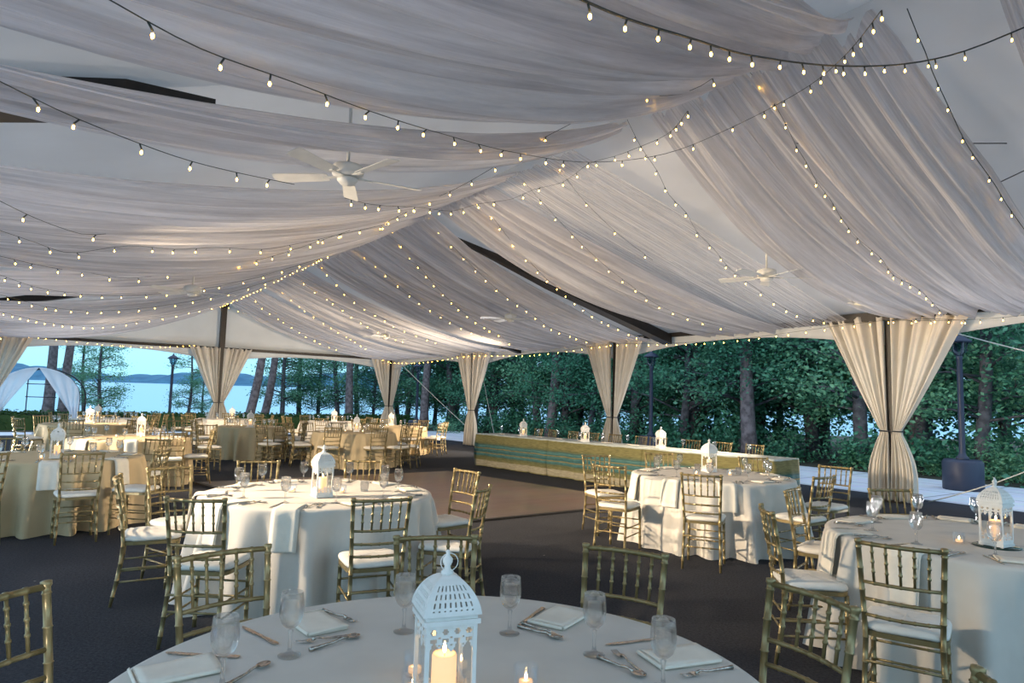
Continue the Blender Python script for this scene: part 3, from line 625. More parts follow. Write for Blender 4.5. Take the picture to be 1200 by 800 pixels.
# right-hand wood beyond the patio
for i in range(36):
    s=-9+37*(i/35)+rnd.uniform(-.4,.4); row=i%3; v=[14.0,16.8,19.8][row]+rnd.uniform(-.8,.8); p=TP(s,v,0); tr('dense' if rnd.random()<.7 else 'loose',p.x,p.y,rnd.uniform(.92,1.15))
for i in range(9):
    p=TP(-7+33*i/8+rnd.uniform(-.8,.8),13.6+rnd.uniform(-.5,3),0); tr('tall',p.x,p.y,rnd.uniform(.9,1.05))
for px,Y in((878,21.5),(1076,20.5),(648,30),(812,25),(500,36)):
    q=at_y(px,470,Y); tr('pine',q.x,q.y,.95)
for i in range(12):
    p=TP(-10+38*i/11+rnd.uniform(-1,1),23.5+rnd.uniform(-1,1.5),0)
    if p.y<46: tr('loose' if i%2 else 'dense',p.x,p.y,rnd.uniform(1,1.15))
# far end: looser screen before the lake
for px,Y,k,sc in((330,40,'loose',.8),(352,42,'loose',.85),(375,41,'dense',.62),(395,39,'loose',.85),(418,43,'loose',.9),(438,41,'dense',.6),(480,40,'loose',.9),(510,42,'dense',.75),(535,39,'loose',.85),(465,44,'dense',.8),
                 (118,31.5,'loose',.56),(98,38,'loose',.6),(222,38,'loose',.5),(238,42,'loose',.42)):
    q=at_y(px,470,Y); tr(k,q.x,q.y,sc)
for px,Y,tl in((55,34,(0,0)),(78,36,(0,.0)),(410,37,(0,0)),(552,34,(0,.03)),(292,33,(0,.10)),(306,36,(0,.13))):
    q=at_y(px,470,Y); tr('pine',q.x,q.y,.9 if px>90 else 1.0,None,tl)
def gapname(x):
    for lim,n in((261,'left of the centre pole curtain'),(455,'between the centre pole and rear corner curtains'),(568,'between the rear corner and narrow curtains'),(730,'between the narrow and middle curtains'),(1050,'between the middle and large curtains'),(9999,'right of the large curtains')):
        if x<lim: return n
ordn=['first','second','third','fourth','fifth','sixth','seventh','eighth','ninth','tenth','eleventh','twelfth','thirteenth','fourteenth','fifteenth','sixteenth','seventeenth','eighteenth','nineteenth','twentieth']
vis=[]
for T in trees:
    x=toimg((T[1],T[2],2))[0]
    if -60<x<1270: vis.append((x,T))
vis.sort(key=lambda a:a[0]); cnt={}
for x,(k,X,Y,sc,rz,tl,note) in vis:
    g=gapname(x); key=(k,g); c=cnt.get(key,0); cnt[key]=c+1
    pr=TR[k][random.randrange(len(TR[k]))]
    o=pr.put((X,Y,-.1),rz,'%s, %s from left, %s'%(KW[k],ordn[min(c,19)],g),'trees beyond the tent',sc=sc,cat='tree')
    if tl!=(0,0): o.rotation_euler=(tl[0],tl[1],rz*0)
# one browned tree crown patch and shrubs at the wood edge
def shrub(x,y,sc,l,seed,mat='leaf2'):
    rnd=random.Random(seed); b=MB(); cs=[Vector((rnd.gauss(0,.45),rnd.gauss(0,.45),abs(rnd.gauss(.35,.25)))) for _ in range(26)]; leaves(b,cs,.11,rnd,40,.4,.7)
    b.tube([(0,0,-.05),(0.05,0,.5)],.025,6)
    o=b.build('shrub',M[mat]); o.location=(x,y,-.05); o.scale=(sc,)*3; tag(o,l,'shrub')
for i,(px,Y,sc,l) in enumerate(((1165,17.2,.9,'leafy shrub right of the lamp post base'),(1195,16.6,.8,'low shrub at the right edge of the patio'),(523,33,.7,'small shrub left of the narrow curtain foot'),(1095,18.2,.6,'small shrub left of the right lamp post'))):
    q=at_y(px,500,Y); shrub(q.x,q.y,sc,l,50+i)
rnd=random.Random(77)
for i in range(20):
    p=TP(-5+31*i/19+rnd.uniform(-.4,.4),13.3+rnd.uniform(-.2,.9),0); shrub(p.x,p.y,rnd.uniform(1.0,1.5),'%s undergrowth bush from the far end along the patio wood edge'%ordn[i],200+i,'leaf')
for i in range(9):
    p=TP(-4+31*i/8+rnd.uniform(-.4,.4),17+rnd.uniform(-.5,2.5),0); shrub(p.x,p.y,rnd.uniform(1.4,1.9),'%s large bush from the far end deeper among the trees'%ordn[i],300+i,'leaf')
# ------------------------------------------------------------------ chiavari chair
def prof_radii(L_,base,rings,rr):
    """stations and radii along a rod with bamboo rings"""
    st_=[0]; ra=[base]
    for r_ in rings:
        for dx,rd in((-.007,base),(-.004,rr),(.004,rr),(.007,base)): st_.append(r_*L_+dx); ra.append(rd)
    st_.append(L_); ra.append(base); return st_,ra
def rod(b,pfn,L_,base,rings,rr=None,n=7):
    rr=rr or base*1.2; s_,ra=prof_radii(L_,base,rings,rr); b.tube([pfn(x/L_) for x in s_],ra,n)
def make_chair():
    t=empty('chiavari_chair'); tag(t,cat='chair')
    g=M['gold']
    def backp(x,z):   # point on the back frame at height z
        q=max(0,(z-.44)/.47); return Vector((x*(1+.12*q),-.185-.07*q**1.3,z))
    # back posts (floor to top)
    for sg in(-1,1):
        b=MB()
        def fn(u,sg=sg):
            z=.915*u
            if z<.44: q=(.44-z)/.44; return Vector((sg*(.165+.012*q),-.185-.055*q**1.5,z))
            return backp(sg*.165,z)
        s_=[0];ra=[.0105]
        for rg in(.08,.2,.33,.46,.6,.72,.84,.955):
            for dx,rd in((-.004,.0132),(-.002,.0158),(.002,.0158),(.004,.0132)): s_.append(rg+dx); ra.append(rd)
        s_+=[.975,.982,.997,1.0]; ra+=[.0132,.0175,.0175,.009]; b.tube([fn(x) for x in s_],ra,10); b.build('back_post',g,t)
    for sg in(-1,1):
        b=MB(); rod(b,lambda u,sg=sg:Vector((sg*(.175-.006*u),.175,.435*u)),.435,.0135,(.12,.3,.5,.72,.9),n=9); b.build('front_leg',g,t)
    def rail(z,name,base=.009,bow=.032,rings=(.17,.34,.5,.66,.83)):
        a=backp(-.165,z); c=backp(.165,z); b=MB(); rod(b,lambda u:a.lerp(c,u)+Vector((0,-bow*4*u*(1-u),0)),(c-a).length,base,rings,n=7); return b.build(name,g,t)
    rail(.895,'top_rail',.0115); rail(.70,'back_rail'); rail(.615,'back_rail'); rail(.535,'back_rail')
    for k in range(5):
        u=(k+1)/6; b=MB(); a=backp(-.165+.33*u,.70)+Vector((0,-.032*4*u*(1-u),0)); c=backp(-.165+.33*u,.895)+Vector((0,-.032*4*u*(1-u),0))
        rod(b,lambda q:a.lerp(c,q),.2,.0068,(.3,.55,.8),.0098,6); b.build('spindle',g,t)
    b=MB(); pr=[(-.185,-.19),(.185,-.19),(.2,.19),(-.2,.19)]
    def sf(u,v_): pass
    vs=[]; n=24; out=[]
    for k in range(n):
        a=2*PI*k/n; c_,s_=math.cos(a),math.sin(a); ex=.35; out.append(((.197 if True else 0)*math.copysign(abs(c_)**ex,c_)*(1-.05*(1-s_)/2),.195*math.copysign(abs(s_)**ex,s_)))
    for z in(.43,.455): vs+=[Vector((x,y,z)) for x,y in out]
    b.add(vs,[tuple(range(n-1,-1,-1)),tuple(range(n,2*n))]+[(i,(i+1)%n,(i+1)%n+n,i+n) for i in range(n)],False); b.build('seat_frame',g,t)
    b=MB(); rs=[(.93,.455),(1.0,.462),(1.02,.475),(.98,.49),(.85,.5),(.5,.506),(.0,.508)]; vs=[];fs=[]
    for sc_,z in rs: vs+=[Vector((x*sc_,y*sc_,z+.0025*math.sin(i*2.1))) for i,(x,y) in enumerate(out)]
    for i in range(len(rs)-1):
        for k in range(n): fs.append((i*n+k,i*n+(k+1)%n,(i+1)*n+(k+1)%n,(i+1)*n+k))
    b.add(vs,fs); b.build('cushion',M['cushion'],t)
    for z in(.17,.26):
        for sg in(-1,1):
            b=MB(); rod(b,lambda u:Vector((sg*.173,-.205,z)).lerp(Vector((sg*.175,.175,z+.01)),u),.38,.0072,(.33,.66),n=6); b.build('stretcher',g,t)
    for y,z in((.175,.21),(.175,.31),(-.205,.21),(-.20,.31)):
        b=MB(); rod(b,lambda u:Vector((-.17,y,z)).lerp(Vector((.17,y,z)),u),.34,.0072,(.25,.5,.75),n=6); b.build('stretcher',g,t)
    return t
chair=Proto(make_chair())
# ------------------------------------------------------------------ tables
# name -> centre, radius, cloth, phrase; tan is ivory cloth coloured as warm-lit
TB={
'T1':((-.16,1.93),.914,'cloth','foreground table'),
'T2':((-1.56,5.68),.914,'cloth','pale blue-lit table'),
'T3':((2.38,8.0),.914,'cloth','table before the head table'),
'T4':((3.06,4.42),.914,'cloth','right-edge table'),
'T5':((-5.35,8.08),.914,'cloth_warm_lit','tan left-edge table'),
'T6':((-6.45,11.6),.914,'cloth_warm_lit','second tan table from left'),
'T7':((-6.4,16.8),.80,'cloth_warm_lit','tan table before the centre pole'),
'T8':((-3.55,15.6),.914,'cloth_warm_lit','centre back tan table'),
'T9':((-5.65,21.4),.914,'cloth','rear table behind centre'),
'T10':((-3.3,19.4),.914,'cloth_warm_lit','rear table by the open corner'),
'T11':((-8.9,21.2),.85,'cloth','rear table at the centre pole'),
'T12':((-9.9,15.9),.914,'cloth_warm_lit','white-topped table by the arch'),
'T13':((-11.3,19.2),.914,'cloth','farthest left table by hedge'),
}
TZ=.76
def cloth_mesh(Rr,mat,seed):
    rnd=random.Random(seed); nf=rnd.randint(13,16); ph=[rnd.uniform(0,6.28) for _ in range(4)]; b=MB()
    zs=[0,.012,.03,.07,.14,.24,.36,.48,.6,.7,.735,.75]
    def fold(a): return (lambda q: math.copysign(abs(q)**1.3,q))(.5*math.sin(nf*a+ph[0]+.9*math.sin(3*a+ph[1]))+.3*math.sin((nf+5)*a+ph[2])+.2*math.sin((nf*2-3)*a+ph[3]))
    rings=[(.05,TZ+.003),(Rr*.5,TZ+.003),(Rr*.9,TZ+.003),(Rr*.975,TZ+.002),(Rr+.004,TZ-.006)]
    N=240; vs=[]; fs=[]
    for r,z in rings:
        for k in range(N):
            a=2*PI*k/N; vs.append((r*math.cos(a),r*math.sin(a),z))
    for d in zs[1:]:
        t=d/.75; am=.20*t**.75*min(1,d/.07)+.004
        for k in range(N):
            a=2*PI*k/N; f=fold(a); r=Rr+.008+.02*t+am*(f*.85+.14)
            z=TZ-.006-d
            if d>=.74: z=.006+.004*math.sin(9*a)
            vs.append((r*math.cos(a),r*math.sin(a),max(.004,z)))
    m=len(rings)+len(zs)-1
    for i in range(m-1):
        for k in range(N): fs.append((i*N+k,i*N+(k+1)%N,(i+1)*N+(k+1)%N,(i+1)*N+k))
    fs.append(tuple(range(N-1,-1,-1))); b.add(vs,fs); return b.mesh('tablecloth',mat)
CM={}
for i,(k,(c,Rr,mt,ph)) in enumerate(TB.items()):
    key=(Rr,mt,i%3 if i>3 else i)
    if key not in CM: CM[key]=cloth_mesh(Rr,M[mt],key[2]*7+int(Rr*100))
    o=bpy.data.objects.new('tablecloth',CM[key]); COL.objects.link(o); o.location=(c[0],c[1],0); o.rotation_euler=(0,0,0 if i<4 else i*1.3)
    tag(o,'floor-length %s cloth draped over the %s'%('ivory' if mt=='cloth' else 'warm-lit ivory',ph),'tablecloth','round floor-length tablecloths')
# chairs measured by the two ends of their top rail
def place_chair(tk,a,b_,note,z=.90):
    a=at_z(*a,z); b_=at_z(*b_,z); c=Vector(TB[tk][0]) if tk in TB else Vector(tk[:2]); m=(a+b_)/2; d=(b_-a); d.z=0; d.normalize(); f=Vector((-d.y,d.x,0))
    if f.dot(Vector((c.x-m.x,c.y-m.y,0)))<0: f=-f
    p=m+f*.255; dist=(Vector((p.x,p.y))-c).length
    if tk in TB:
        mn=TB[tk][1]+.17
        if dist<mn: q=(Vector((p.x,p.y))-c).normalized()*mn+c; p=Vector((q.x,q.y,0))
    rz=math.atan2(f.y,f.x)-PI/2
    chair.put((p.x,p.y,0),rz,note,'gold chiavari chairs'); return p
MC=[
('T2',(417,586),(478,584),'gold chair seen from behind at the front of the pale blue-lit table'),
('T2',(202,584),(256,586),'gold chair at the near left of the pale blue-lit table, behind the foreground one'),
('T2',(137,563),(141.5,556),'side-on gold chair at the left of the pale blue-lit table'),
('T2',(182,549),(216,547),'bright gold chair at the far left of the pale blue-lit table'),
('T2',(281,541),(328,541),'left one of two chairs on the far side of the pale blue-lit table'),
('T2',(405,540),(445,541),'right one of two chairs on the far side of the pale blue-lit table'),
('T2',(535,550),(560,554),'gold chair at the far right of the pale blue-lit table by the dance floor'),
('T2',(556,577),(577,568),'gold chair at the near right of the pale blue-lit table'),
('T1',(466,631),(555,630),'gold chair behind the white lantern of the foreground table'),
('T1',(209,655),(312,641),'gold chair at the far left of the foreground table'),
('T1',(-42,715),(28,693),'gold chair cut off by the left edge in the foreground'),
('T1',(687,641),(774,653),'gold chair at the far right of the foreground table against dark carpet'),
('T1',(906,683),(997,714),'gold chair right of the foreground table, its back cut off below'),
('T1',(1125,790),(1160,850),'chair whose post top shows at the lower right'),
('T4',(1008,634),(1104,646),'gold chair with white seat at the front of the table at the right edge'),
('T4',(892,592),(905,602),'narrow side-on chair at the left of the table at the right edge'),
('T4',(912,579),(943,570),'gold chair at the far left of the table at the right edge'),
('T4',(1018,574),(1072,575),'gold chair on the far side of the right-edge table under the curtain'),
('T3',(953,560),(979,558),'gold chair at the near right of the round table before the head table'),
('T3',(968,546),(990,548),'gold chair at the far right of the round table before the head table'),
('T3',(799,555),(845,558),'gold chair seen from behind at the front of the round table before the head table'),
('T3',(702,545),(726,547),'gold chair with cream seat at the left of the round table before the head table'),
('T3',(693,534),(704,534),'narrow chair at the far left of the round table before the head table'),
('T3',(764,532),(794,533),'chair on the far side of the round table left of its lantern'),
('T3',(867,536),(898,537),'chair on the far side of the round table right of its lantern'),
('T5',(74,532),(120,531),'gold chair seen from behind at the front of the tan left-edge table'),
('T5',(-40,533),(8,531),'chair cut off by the left edge at the tan left-edge table'),
('T5',(181,529),(200,526),'gold chair at the right of the tan left-edge table, seat side-on'),
('T5',(164,515),(190,516),'chair at the far right of the tan left-edge table'),
('T5',(0,514),(25,514),'chair at the far left of the tan left-edge table'),
('T6',(157,505),(185,505),'chair at the front of the tan table second from the left edge'),
('T6',(97,502),(118,503),'chair at the left of the tan table second from the left edge'),
('T6',(205,501),(215,507),'chair at the near right of the tan table second from the left edge'),
('T6',(236,498),(250,498),'chair at the right of the tan table second from the left edge'),
('T6',(150,494),(170,493),'chair at the far left of the tan table second from the left edge'),
('T6',(197,493),(215,493),'chair at the far side of the tan table second from the left edge'),
('T7',(298,497),(314,498),'chair at the front of the tan table before the centre pole'),
('T8',(382,501),(400,501),'left one of two chairs seen from behind at the centre back table'),
('T8',(436,502),(454,502),'right one of two chairs seen from behind at the centre back table'),
]
CP={}
for tk,a,b_,l in MC: CP.setdefault(tk,[]).append(place_chair(tk,a,b_,l))
DIR=['right','far right','far side','far left','left','near left','near side','near right']
def dirname(ang): return DIR[int(round((ang%(2*PI))/(PI/4)))%8]
RING={'T7':(180,225,135,90,45,0,-40),'T8':(180,205,150,-25,5,45,90,120),'T9':(0,40,90,140,185,230,275,320),'T10':(-18,15,60,110,150,-60,-100),'T11':(20,65,110,160,205,250,300,340),'T12':(-20,25,75,120,165,205,250,-65),'T13':(10,60,100,150,200,250,300,340)}
used=set()
for tk,angs in RING.items():
    c,Rr,_,ph=TB[tk]; seen={}
    rn=random.Random(hash(tk[1:])%99 if False else int(tk[1:]))
    for a in angs:
        a0=R(a)+rn.uniform(-.06,.06); rr=Rr+.27+rn.uniform(-.04,.10); x=c[0]+rr*math.cos(a0); y=c[1]+rr*math.sin(a0)
        nme=dirname(R(a)); k_=seen.get(nme,0); seen[nme]=k_+1
        lab='gold chair on the %s of the %s'%(nme+('' if nme.endswith('side') else ' side'),ph)
        if k_: lab=lab.replace('gold chair','second gold chair')
        chair.put((x,y,0),a0+PI/2+rn.uniform(-.15,.15),lab,'gold chiavari chairs')
# ------------------------------------------------------------------ head table
HA=Vector((-.80,16.45)); HB=Vector((4.1,10.55)); hd=(HB-HA).normalized(); hn=Vector((-hd.y,hd.x)); 
if hn.y<0: hn=-hn
HLn=(HB-HA).length; HW=.78
def head_cloth(x0,x1,label,seed,ends=(0,0)):
    o=empty('head_cloth'); bpy.data.objects.remove(o)
    rnd=random.Random(seed); ph=[rnd.uniform(0,6.28) for _ in range(4)]; Ln=x1-x0; b=MB()
    # outline of the top: rounded rectangle walked as a closed loop
    loop=[]; m=160
    per=2*(Ln+HW)
    for k in range(m):
        d=per*k/m
        if d<Ln: loop.append((x0+d,0,0,-1))
        elif d<Ln+HW: loop.append((x1,d-Ln,1,0))
        elif d<2*Ln+HW: loop.append((x1-(d-Ln-HW),HW,0,1))
        else: loop.append((x0,HW-(d-2*Ln-HW),-1,0))
    zs=[0,.01,.05,.12,.22,.34,.46,.56,.66,.72,.75]; vs=[];fs=[]
    cx,cy=(x0+x1)/2,HW/2
    for q in(.3,.97,):
        for x,y,a,c in loop: vs.append((cx+(x-cx)*q,cy+(y-cy)*(q if q<.9 else .985),TZ+.004))
    for d in zs:
        t=d/.75
        for k,(x,y,a,c) in enumerate(loop):
            kk=2*PI*k/m; f=.5*math.sin(9*kk+ph[0])+.3*math.sin(17*kk+ph[1])+.2*math.sin(31*kk+ph[2]); out=.008+.05*t*(f)+.10*math.sin(PI*min(1,t*.9))*(.5)
            vs.append((x+a*out,y+c*out,TZ-d*1.0+(0 if d else .0)))
    mm=2+len(zs)
    for i in range(mm-1):
        for k in range(m): fs.append((i*m+k,(i+1)*m+k,(i+1)*m+(k+1)%m,i*m+(k+1)%m))
    fs.append(tuple(range(m))); b.add(vs,fs)
    ob=b.build('striped_tablecloth',M['plaid']); ob.location=(HA.x,HA.y,.004); ob.rotation_euler=(0,0,math.atan2(hd.y,hd.x)); tag(ob,label,'tablecloth','striped cloths on the head table')
    # y axis of the local frame must point to hn
    return ob
third=HLn/3
head_cloth(0,third-.01,'green and teal striped cloth on the far left end of head table',1)
head_cloth(third+.01,2*third-.01,'green and teal striped cloth on the middle of head table',2)
head_cloth(2*third+.01,HLn,'green and teal striped cloth on the right end of head table',3)
def HP(u,v,z=TZ): p=HA+hd*u+hn*v; return Vector((p.x,p.y,z))
yawH=math.atan2(-hn.y,-hn.x)-PI/2
hc=[(619,629),(634,647),(658,671),(683,694),(707,721),(735,751),(760,776),(795,814),(830,850),(866,888)]
for i,(xa,xb) in enumerate(hc):
    xm=(xa+xb)/2; best=min((abs(toimg(HP(u/50,HW+.32,.9))[0]-xm),u/50) for u in range(0,440))[1]
    p=HP(best,HW+.24); chair.put((p.x,p.y,0),yawH+random.uniform(-.25,.25),'gold chair behind the head table, %s from its left end'%ordn[i],'gold chiavari chairs')
# ------------------------------------------------------------------ lanterns, candles
def make_lantern(rich=True):
    t=empty('lantern'); tag(t,cat='lantern'); wm=M['white']; a=.078
    b=MB(); b.box((0,0,.012),(.178,.178,.016)); b.box((0,0,.026),(.165,.165,.014))
    for x in(-1,1):
        for y in(-1,1): b.box((x*.07,y*.07,.002),(.02,.02,.004))
    b.build('base',wm,t)
    b=MB()
    for x in(-1,1):
        for y in(-1,1): b.box((x*a,y*a,.135),(.013,.013,.21))
    for z in(.036,.236):
        for x in(-1,1): b.box((x*a,0,z),(.012,2*a,.008)); b.box((0,x*a,z),(2*a,.012,.008))
    b.build('corner_frame',wm,t)
    def solid(u,v_):  # lace pattern, v_ 0 at rail .. 1 at tip
        x=(u*4)%1-.5; hole=((x*x+(((v_*3)%1)-.5)**2)<.075) or (abs(abs(x)-.5)<.13 and abs(((v_*3)%1))<.25)
        edge=v_>(.62+.30*math.cos(u*2*PI*4)*.5+.2*math.cos(u*2*PI)**2); return (not hole or v_<.06) and not edge
    for k in range(4):
        Mx=Matrix.Rotation(k*PI/2,4,'Z'); n=36 if rich else 14; mrow=14 if rich else 5
        for top in(True,False):
            b=MB()
            def fn(u,v_): return Mx@Vector((-a+2*a*u,a,(.234-.062*v_) if top else (.038+.052*v_)))
            b.grid(fn,n,mrow,smooth=False,keep=lambda i,j:solid((i+.5)/n,(j+.5)/mrow)); b.build('lace_panel',wm,t,thick=.002)
        b=MB(); b.grid(lambda u,v_:Mx@Vector((-a+2*a*u,a-.004,.04+.19*v_)),1,1); b.build('glass_pane',M['pane'],t)
    b=MB(); b.box((0,0,.246),(.186,.186,.012)); b.box((0,0,.257),(.17,.17,.01)); b.build('eave_rim',wm,t)
    def dome(q): return .083*(1-q**2.1)**.62*(1-.15*q)+.012
    n=30 if rich else 12
    for k in range(4):
        Mx=Matrix.Rotation(k*PI/2,4,'Z'); b=MB()
        def fn(u,v_):
            hw=dome(v_); return Mx@Vector((-hw+2*hw*u,hw,.262+.085*v_))
        def keep(i,j):
            u=(i+.5)/n; v_=(j+.5)/n
            if u<.12 or u>.88 or v_<.12 or v_>.82: return True
            x=(u*5)%1-.5; y=(v_*5)%1-.5; return not(x*x+y*y<.13 and not(abs(x)<.09 or abs(y)<.07))
        b.grid(fn,n,n,smooth=False,keep=keep); b.build('dome_panel',wm,t,thick=.002)
    b=MB(); b.lathe([(.02,.345),(.022,.352),(.012,.358),(.010,.366),(.017,.376),(.017,.384),(.008,.392),(.006,.398),(.009,.402),(.0,.407)],14); b.build('finial',wm,t)
    b=MB(); b.tube([Vector((.03*math.cos(x)+.006,0.0,.375+.022*math.sin(x))) for x in [2*PI*i/20 for i in range(21)]],.0016,5,False); b.build('carry_ring',M['white'],t)
    return t
lan=Proto(make_lantern()); lan2=Proto(make_lantern(False))
def make_candle():
    t=empty('pillar_candle'); tag(t,cat='candle')
    b=MB(); b.lathe([(.0,0),(.036,0),(.037,.003),(.037,.118),(.034,.125),(.028,.122),(.0,.116)],24); b.build('wax_body',M['wax'],t)
    b=MB(); b.tube([(0,0,.115),(0.001,0,.128)],.0012,5); b.build('wick',M['black'],t)
    b=MB(); b.lathe([(.0,.124),(.005,.13),(.006,.137),(.003,.148),(.0,.156)],8); b.build('flame',M['flame'],t)
    return t
can=Proto(make_candle())
def make_votive():
    t=empty('votive_holder'); tag(t,cat='candle holder')
    b=MB(); b.lathe([(.0,.0),(.029,.0),(.031,.004),(.035,.062)],20,cap=False); b.lathe([(.031,.062),(.028,.012),(.0,.010)],20,cap=False); b.build('glass_cup',M['glass'],t)
    b=MB(); b.lathe([(.0,.008),(.019,.008),(.019,.022),(.0,.021)],14); b.build('tealight',M['wax'],t)
    b=MB(); b.lathe([(.0,.022),(.004,.027),(.0045,.033),(.0,.044)],8); b.build('flame',M['flame'],t); return t
vot=Proto(make_votive())
def make_goblet():
    t=empty('water_goblet'); tag(t,cat='glass')
    b=MB(); b.lathe([(.0,.0),(.034,.0),(.035,.002),(.02,.006),(.008,.014),(.0055,.03),(.0055,.062),(.009,.076),(.0,.079)],26,cap=False); b.build('stem_and_foot',M['goblet'],t)
    b=MB(); b.lathe([(.0,.079),(.014,.083),(.027,.095),(.035,.115),(.0375,.135),(.0355,.165),(.033,.188),(.0318,.189),(.0335,.165),(.0355,.135),(.0332,.117),(.025,.099),(.012,.088),(.0,.086)],30,cap=False); b.build('bowl',M['goblet'],t); return t
gob=Proto(make_goblet())
b=MB(); b.lathe([(.0,.0),(.03,.0),(.033,.005),(.038,.085),(.036,.085),(.031,.012),(.0,.012)],24,cap=False)
tum=b.build('tumbler',M['goblet']); tag(tum,cat='glass'); tum=Proto(tum)
# cutlery
def make_knife():
    b=MB(); vs=[]
    pr=[(-.115,.007),(-.10,.010),(-.03,.0055),(-.01,.006),(.0,.005),(.02,.009),(.07,.0095),(.105,.006),(.115,.001)]
    for z in(.0,.0035):
        vs+=[(x,-y*.6 if x>0 else -y,z) for x,y in pr]+[(x,y,z) for x,y in reversed(pr)]
    n=18; b.add(vs,[tuple(range(n-1,-1,-1)),tuple(range(n,2*n))]+[(i,(i+1)%n,(i+1)%n+n,i+n) for i in range(n)],False); o=b.build('table_knife',M['silver']); tag(o,cat='knife'); return o
def make_fork():
    b=MB(); b.tube([(-.095,0,.004),(-.07,0,.005),(0,0,.006),(.03,0,.012),(.045,0,.007)],[.007,.005,.003,.0035,.006],8)
    b.box((.052,0,.006),(.018,.022,.003))
    for k in range(4): b.tube([(.06,-.009+.006*k,.006),(.075,-.009+.006*k,.004),(.098,-.009+.006*k,.008)],[.0018,.0017,.001],5)
    o=b.build('table_fork',M['silver']); tag(o,cat='fork'); return o
def make_spoon():
    b=MB(); b.tube([(-.09,0,.004),(-.065,0,.005),(0,0,.006),(.03,0,.011),(.05,0,.007)],[.0075,.005,.003,.0035,.004],8)
    b.grid(lambda u,v_:Vector((.07+.026*math.cos(2*PI*u)*v_,.017*math.sin(2*PI*u)*v_,.003+.005*v_*v_)),18,4); o=b.build('table_spoon',M['silver'],thick=.0015); tag(o,cat='spoon'); return o
kn,fk,sp=Proto(make_knife()),Proto(make_fork()),Proto(make_spoon())
def make_napkin():
    b=MB()
    for k in range(4):
        def fn(u,v_,k=k):
            x=(u-.5)*.22; y=(v_-.5)*.11; return Vector((x+.003*k,y+.002*math.sin(u*9+k),.002+.0035*k+.003*math.sin(u*5+v_*3)*(k/4)))
        b.grid(fn,10,6)
    b.grid(lambda u,v_:Vector((-.11+.22*u,-.055-.006*math.sin(v_*PI),.002+.0125*v_)),10,5)
    b.grid(lambda u,v_:Vector((-.11-.006*math.sin(v_*PI),-.055+.11*u,.002+.0125*v_)),10,5)
    o=b.build('folded_napkin',M['napkin'],thick=.002); tag(o,cat='napkin'); return o
nap=Proto(make_napkin())
def make_hang(Rr=.914):
    # folded napkin laid over the rim: origin at table centre height, x outwards
    b=MB()
    for k in range(2):
        def fn(u,v_,k=k):
            y=(u-.5)*(.19-.02*k); d=v_*.50; o_=.006+.005*k
            if d<.20: x=Rr-.20+d; z=TZ+.006+.005*k
            elif d<.24: q=(d-.20)/.04*PI/2; x=Rr+math.sin(q)*.028+o_*.5; z=TZ-.016+math.cos(q)*.022+.005*k
            else: x=Rr+.028+o_+.035*(d-.24)/.26+.006*math.sin(u*7); z=TZ-.016-(d-.24)
            return Vector((x,y,z))
        b.grid(fn,8,40)
    o=b.build('draped_napkin',M['napkin'],thick=.003); tag(o,cat='napkin'); return o
hang=Proto(make_hang())
def yaw_px(p,q,z=TZ): a=at_z(*p,z); b_=at_z(*q,z); return (a+b_)/2,math.atan2(b_.y-a.y,b_.x-a.x)
ZT=TZ+.004
# foreground table, measured
def lanterns():
    def put(pr,p,rz,l,lc):
        pr.put(p,rz,l,'white lanterns',sc=(.76,.76,1.0)); can.put(Vector(p)+Vector((0,0,.034)),0,lc,'pillar candles',sc=(.85,.85,.95))
    put(lan,(-.148,1.76,ZT),R(20),'white metal lantern with domed lace top on the foreground table','glowing pillar candle inside the foreground lantern')
    q=at_z(377,582,ZT); put(lan,(q.x,q.y,ZT),R(35),'white lantern on the pale blue-lit table by the dance floor','pillar candle inside the lantern of the pale blue-lit table')
    q=at_z(831,553,ZT); put(lan,(q.x,q.y+.0,ZT),R(25),'white lantern on the round table before the head table','pillar candle in the lantern before the head table')
    q=at_z(1168,640,ZT); put(lan,(q.x,q.y,ZT+.004),R(30),'white lantern on a round mirror at the right edge','pillar candle in the lantern on the round mirror')
    q=at_z(66,537,ZT); put(lan2,(q.x,q.y,ZT),R(30),'lantern on the tan table at the left edge','pillar candle on the tan left-edge table')
    for tk,px,py,l in(('T6',183,508,'second tan table from the left edge'),('T7',293,500,'tan table before the centre pole'),('T8',417.5,506,'centre back table'),('T9',391.5,494,'rear table behind the centre back one'),('T10',457,498,'rear table nearest the open corner'),
                      ('T11',274,491.6,'rear table at the foot of the centre pole'),('T12',109,494,'white-topped table by the arch'),('T13',114,490,'farthest left table')):
        c,Rr,_,_=TB[tk]; v=at_z(px,py,ZT); d=Vector((v.x-c[0],v.y-c[1]))
        if d.length>.45: d=d.normalized()*.45
        put(lan2,(c[0]+d.x,c[1]+d.y,ZT),R(random.uniform(0,90)),'small white lantern on the '+l,'pillar candle in the lantern on the '+l)
    for px,l in((614,'left end'),(687,'middle'),(775,'right half')):
        u=min((abs(toimg(HP(k/50,.25))[0]-px),k/50) for k in range(0,380))[1]; put(lan2,HP(u,.22,TZ+.008),R(20),'white lantern on the %s of the head table'%l,'pillar candle in the lantern on the %s of head table'%l)
lanterns()
b=MB(); b.lathe([(.0,0),(.125,0),(.127,.002),(.125,.004),(.0,.004)],40); o=b.build('mirror_coaster',pbr('dark_mirror',(.02,.06,.05),.03,.9)); q=at_z(1168,640,ZT); o.location=(q.x,q.y,ZT-.0005); tag(o,'dark round mirror under the lantern at the right edge','mirror')
def flat(pr,p,q,l,g,dz=0,sc=None): m,y=yaw_px(p,q); pr.put((m.x,m.y,ZT+.001+dz),y,l,g,sc=sc)
def stand(pr,p,l,g): q=at_z(*p,ZT); pr.put((q.x,q.y,ZT),0,l,g)
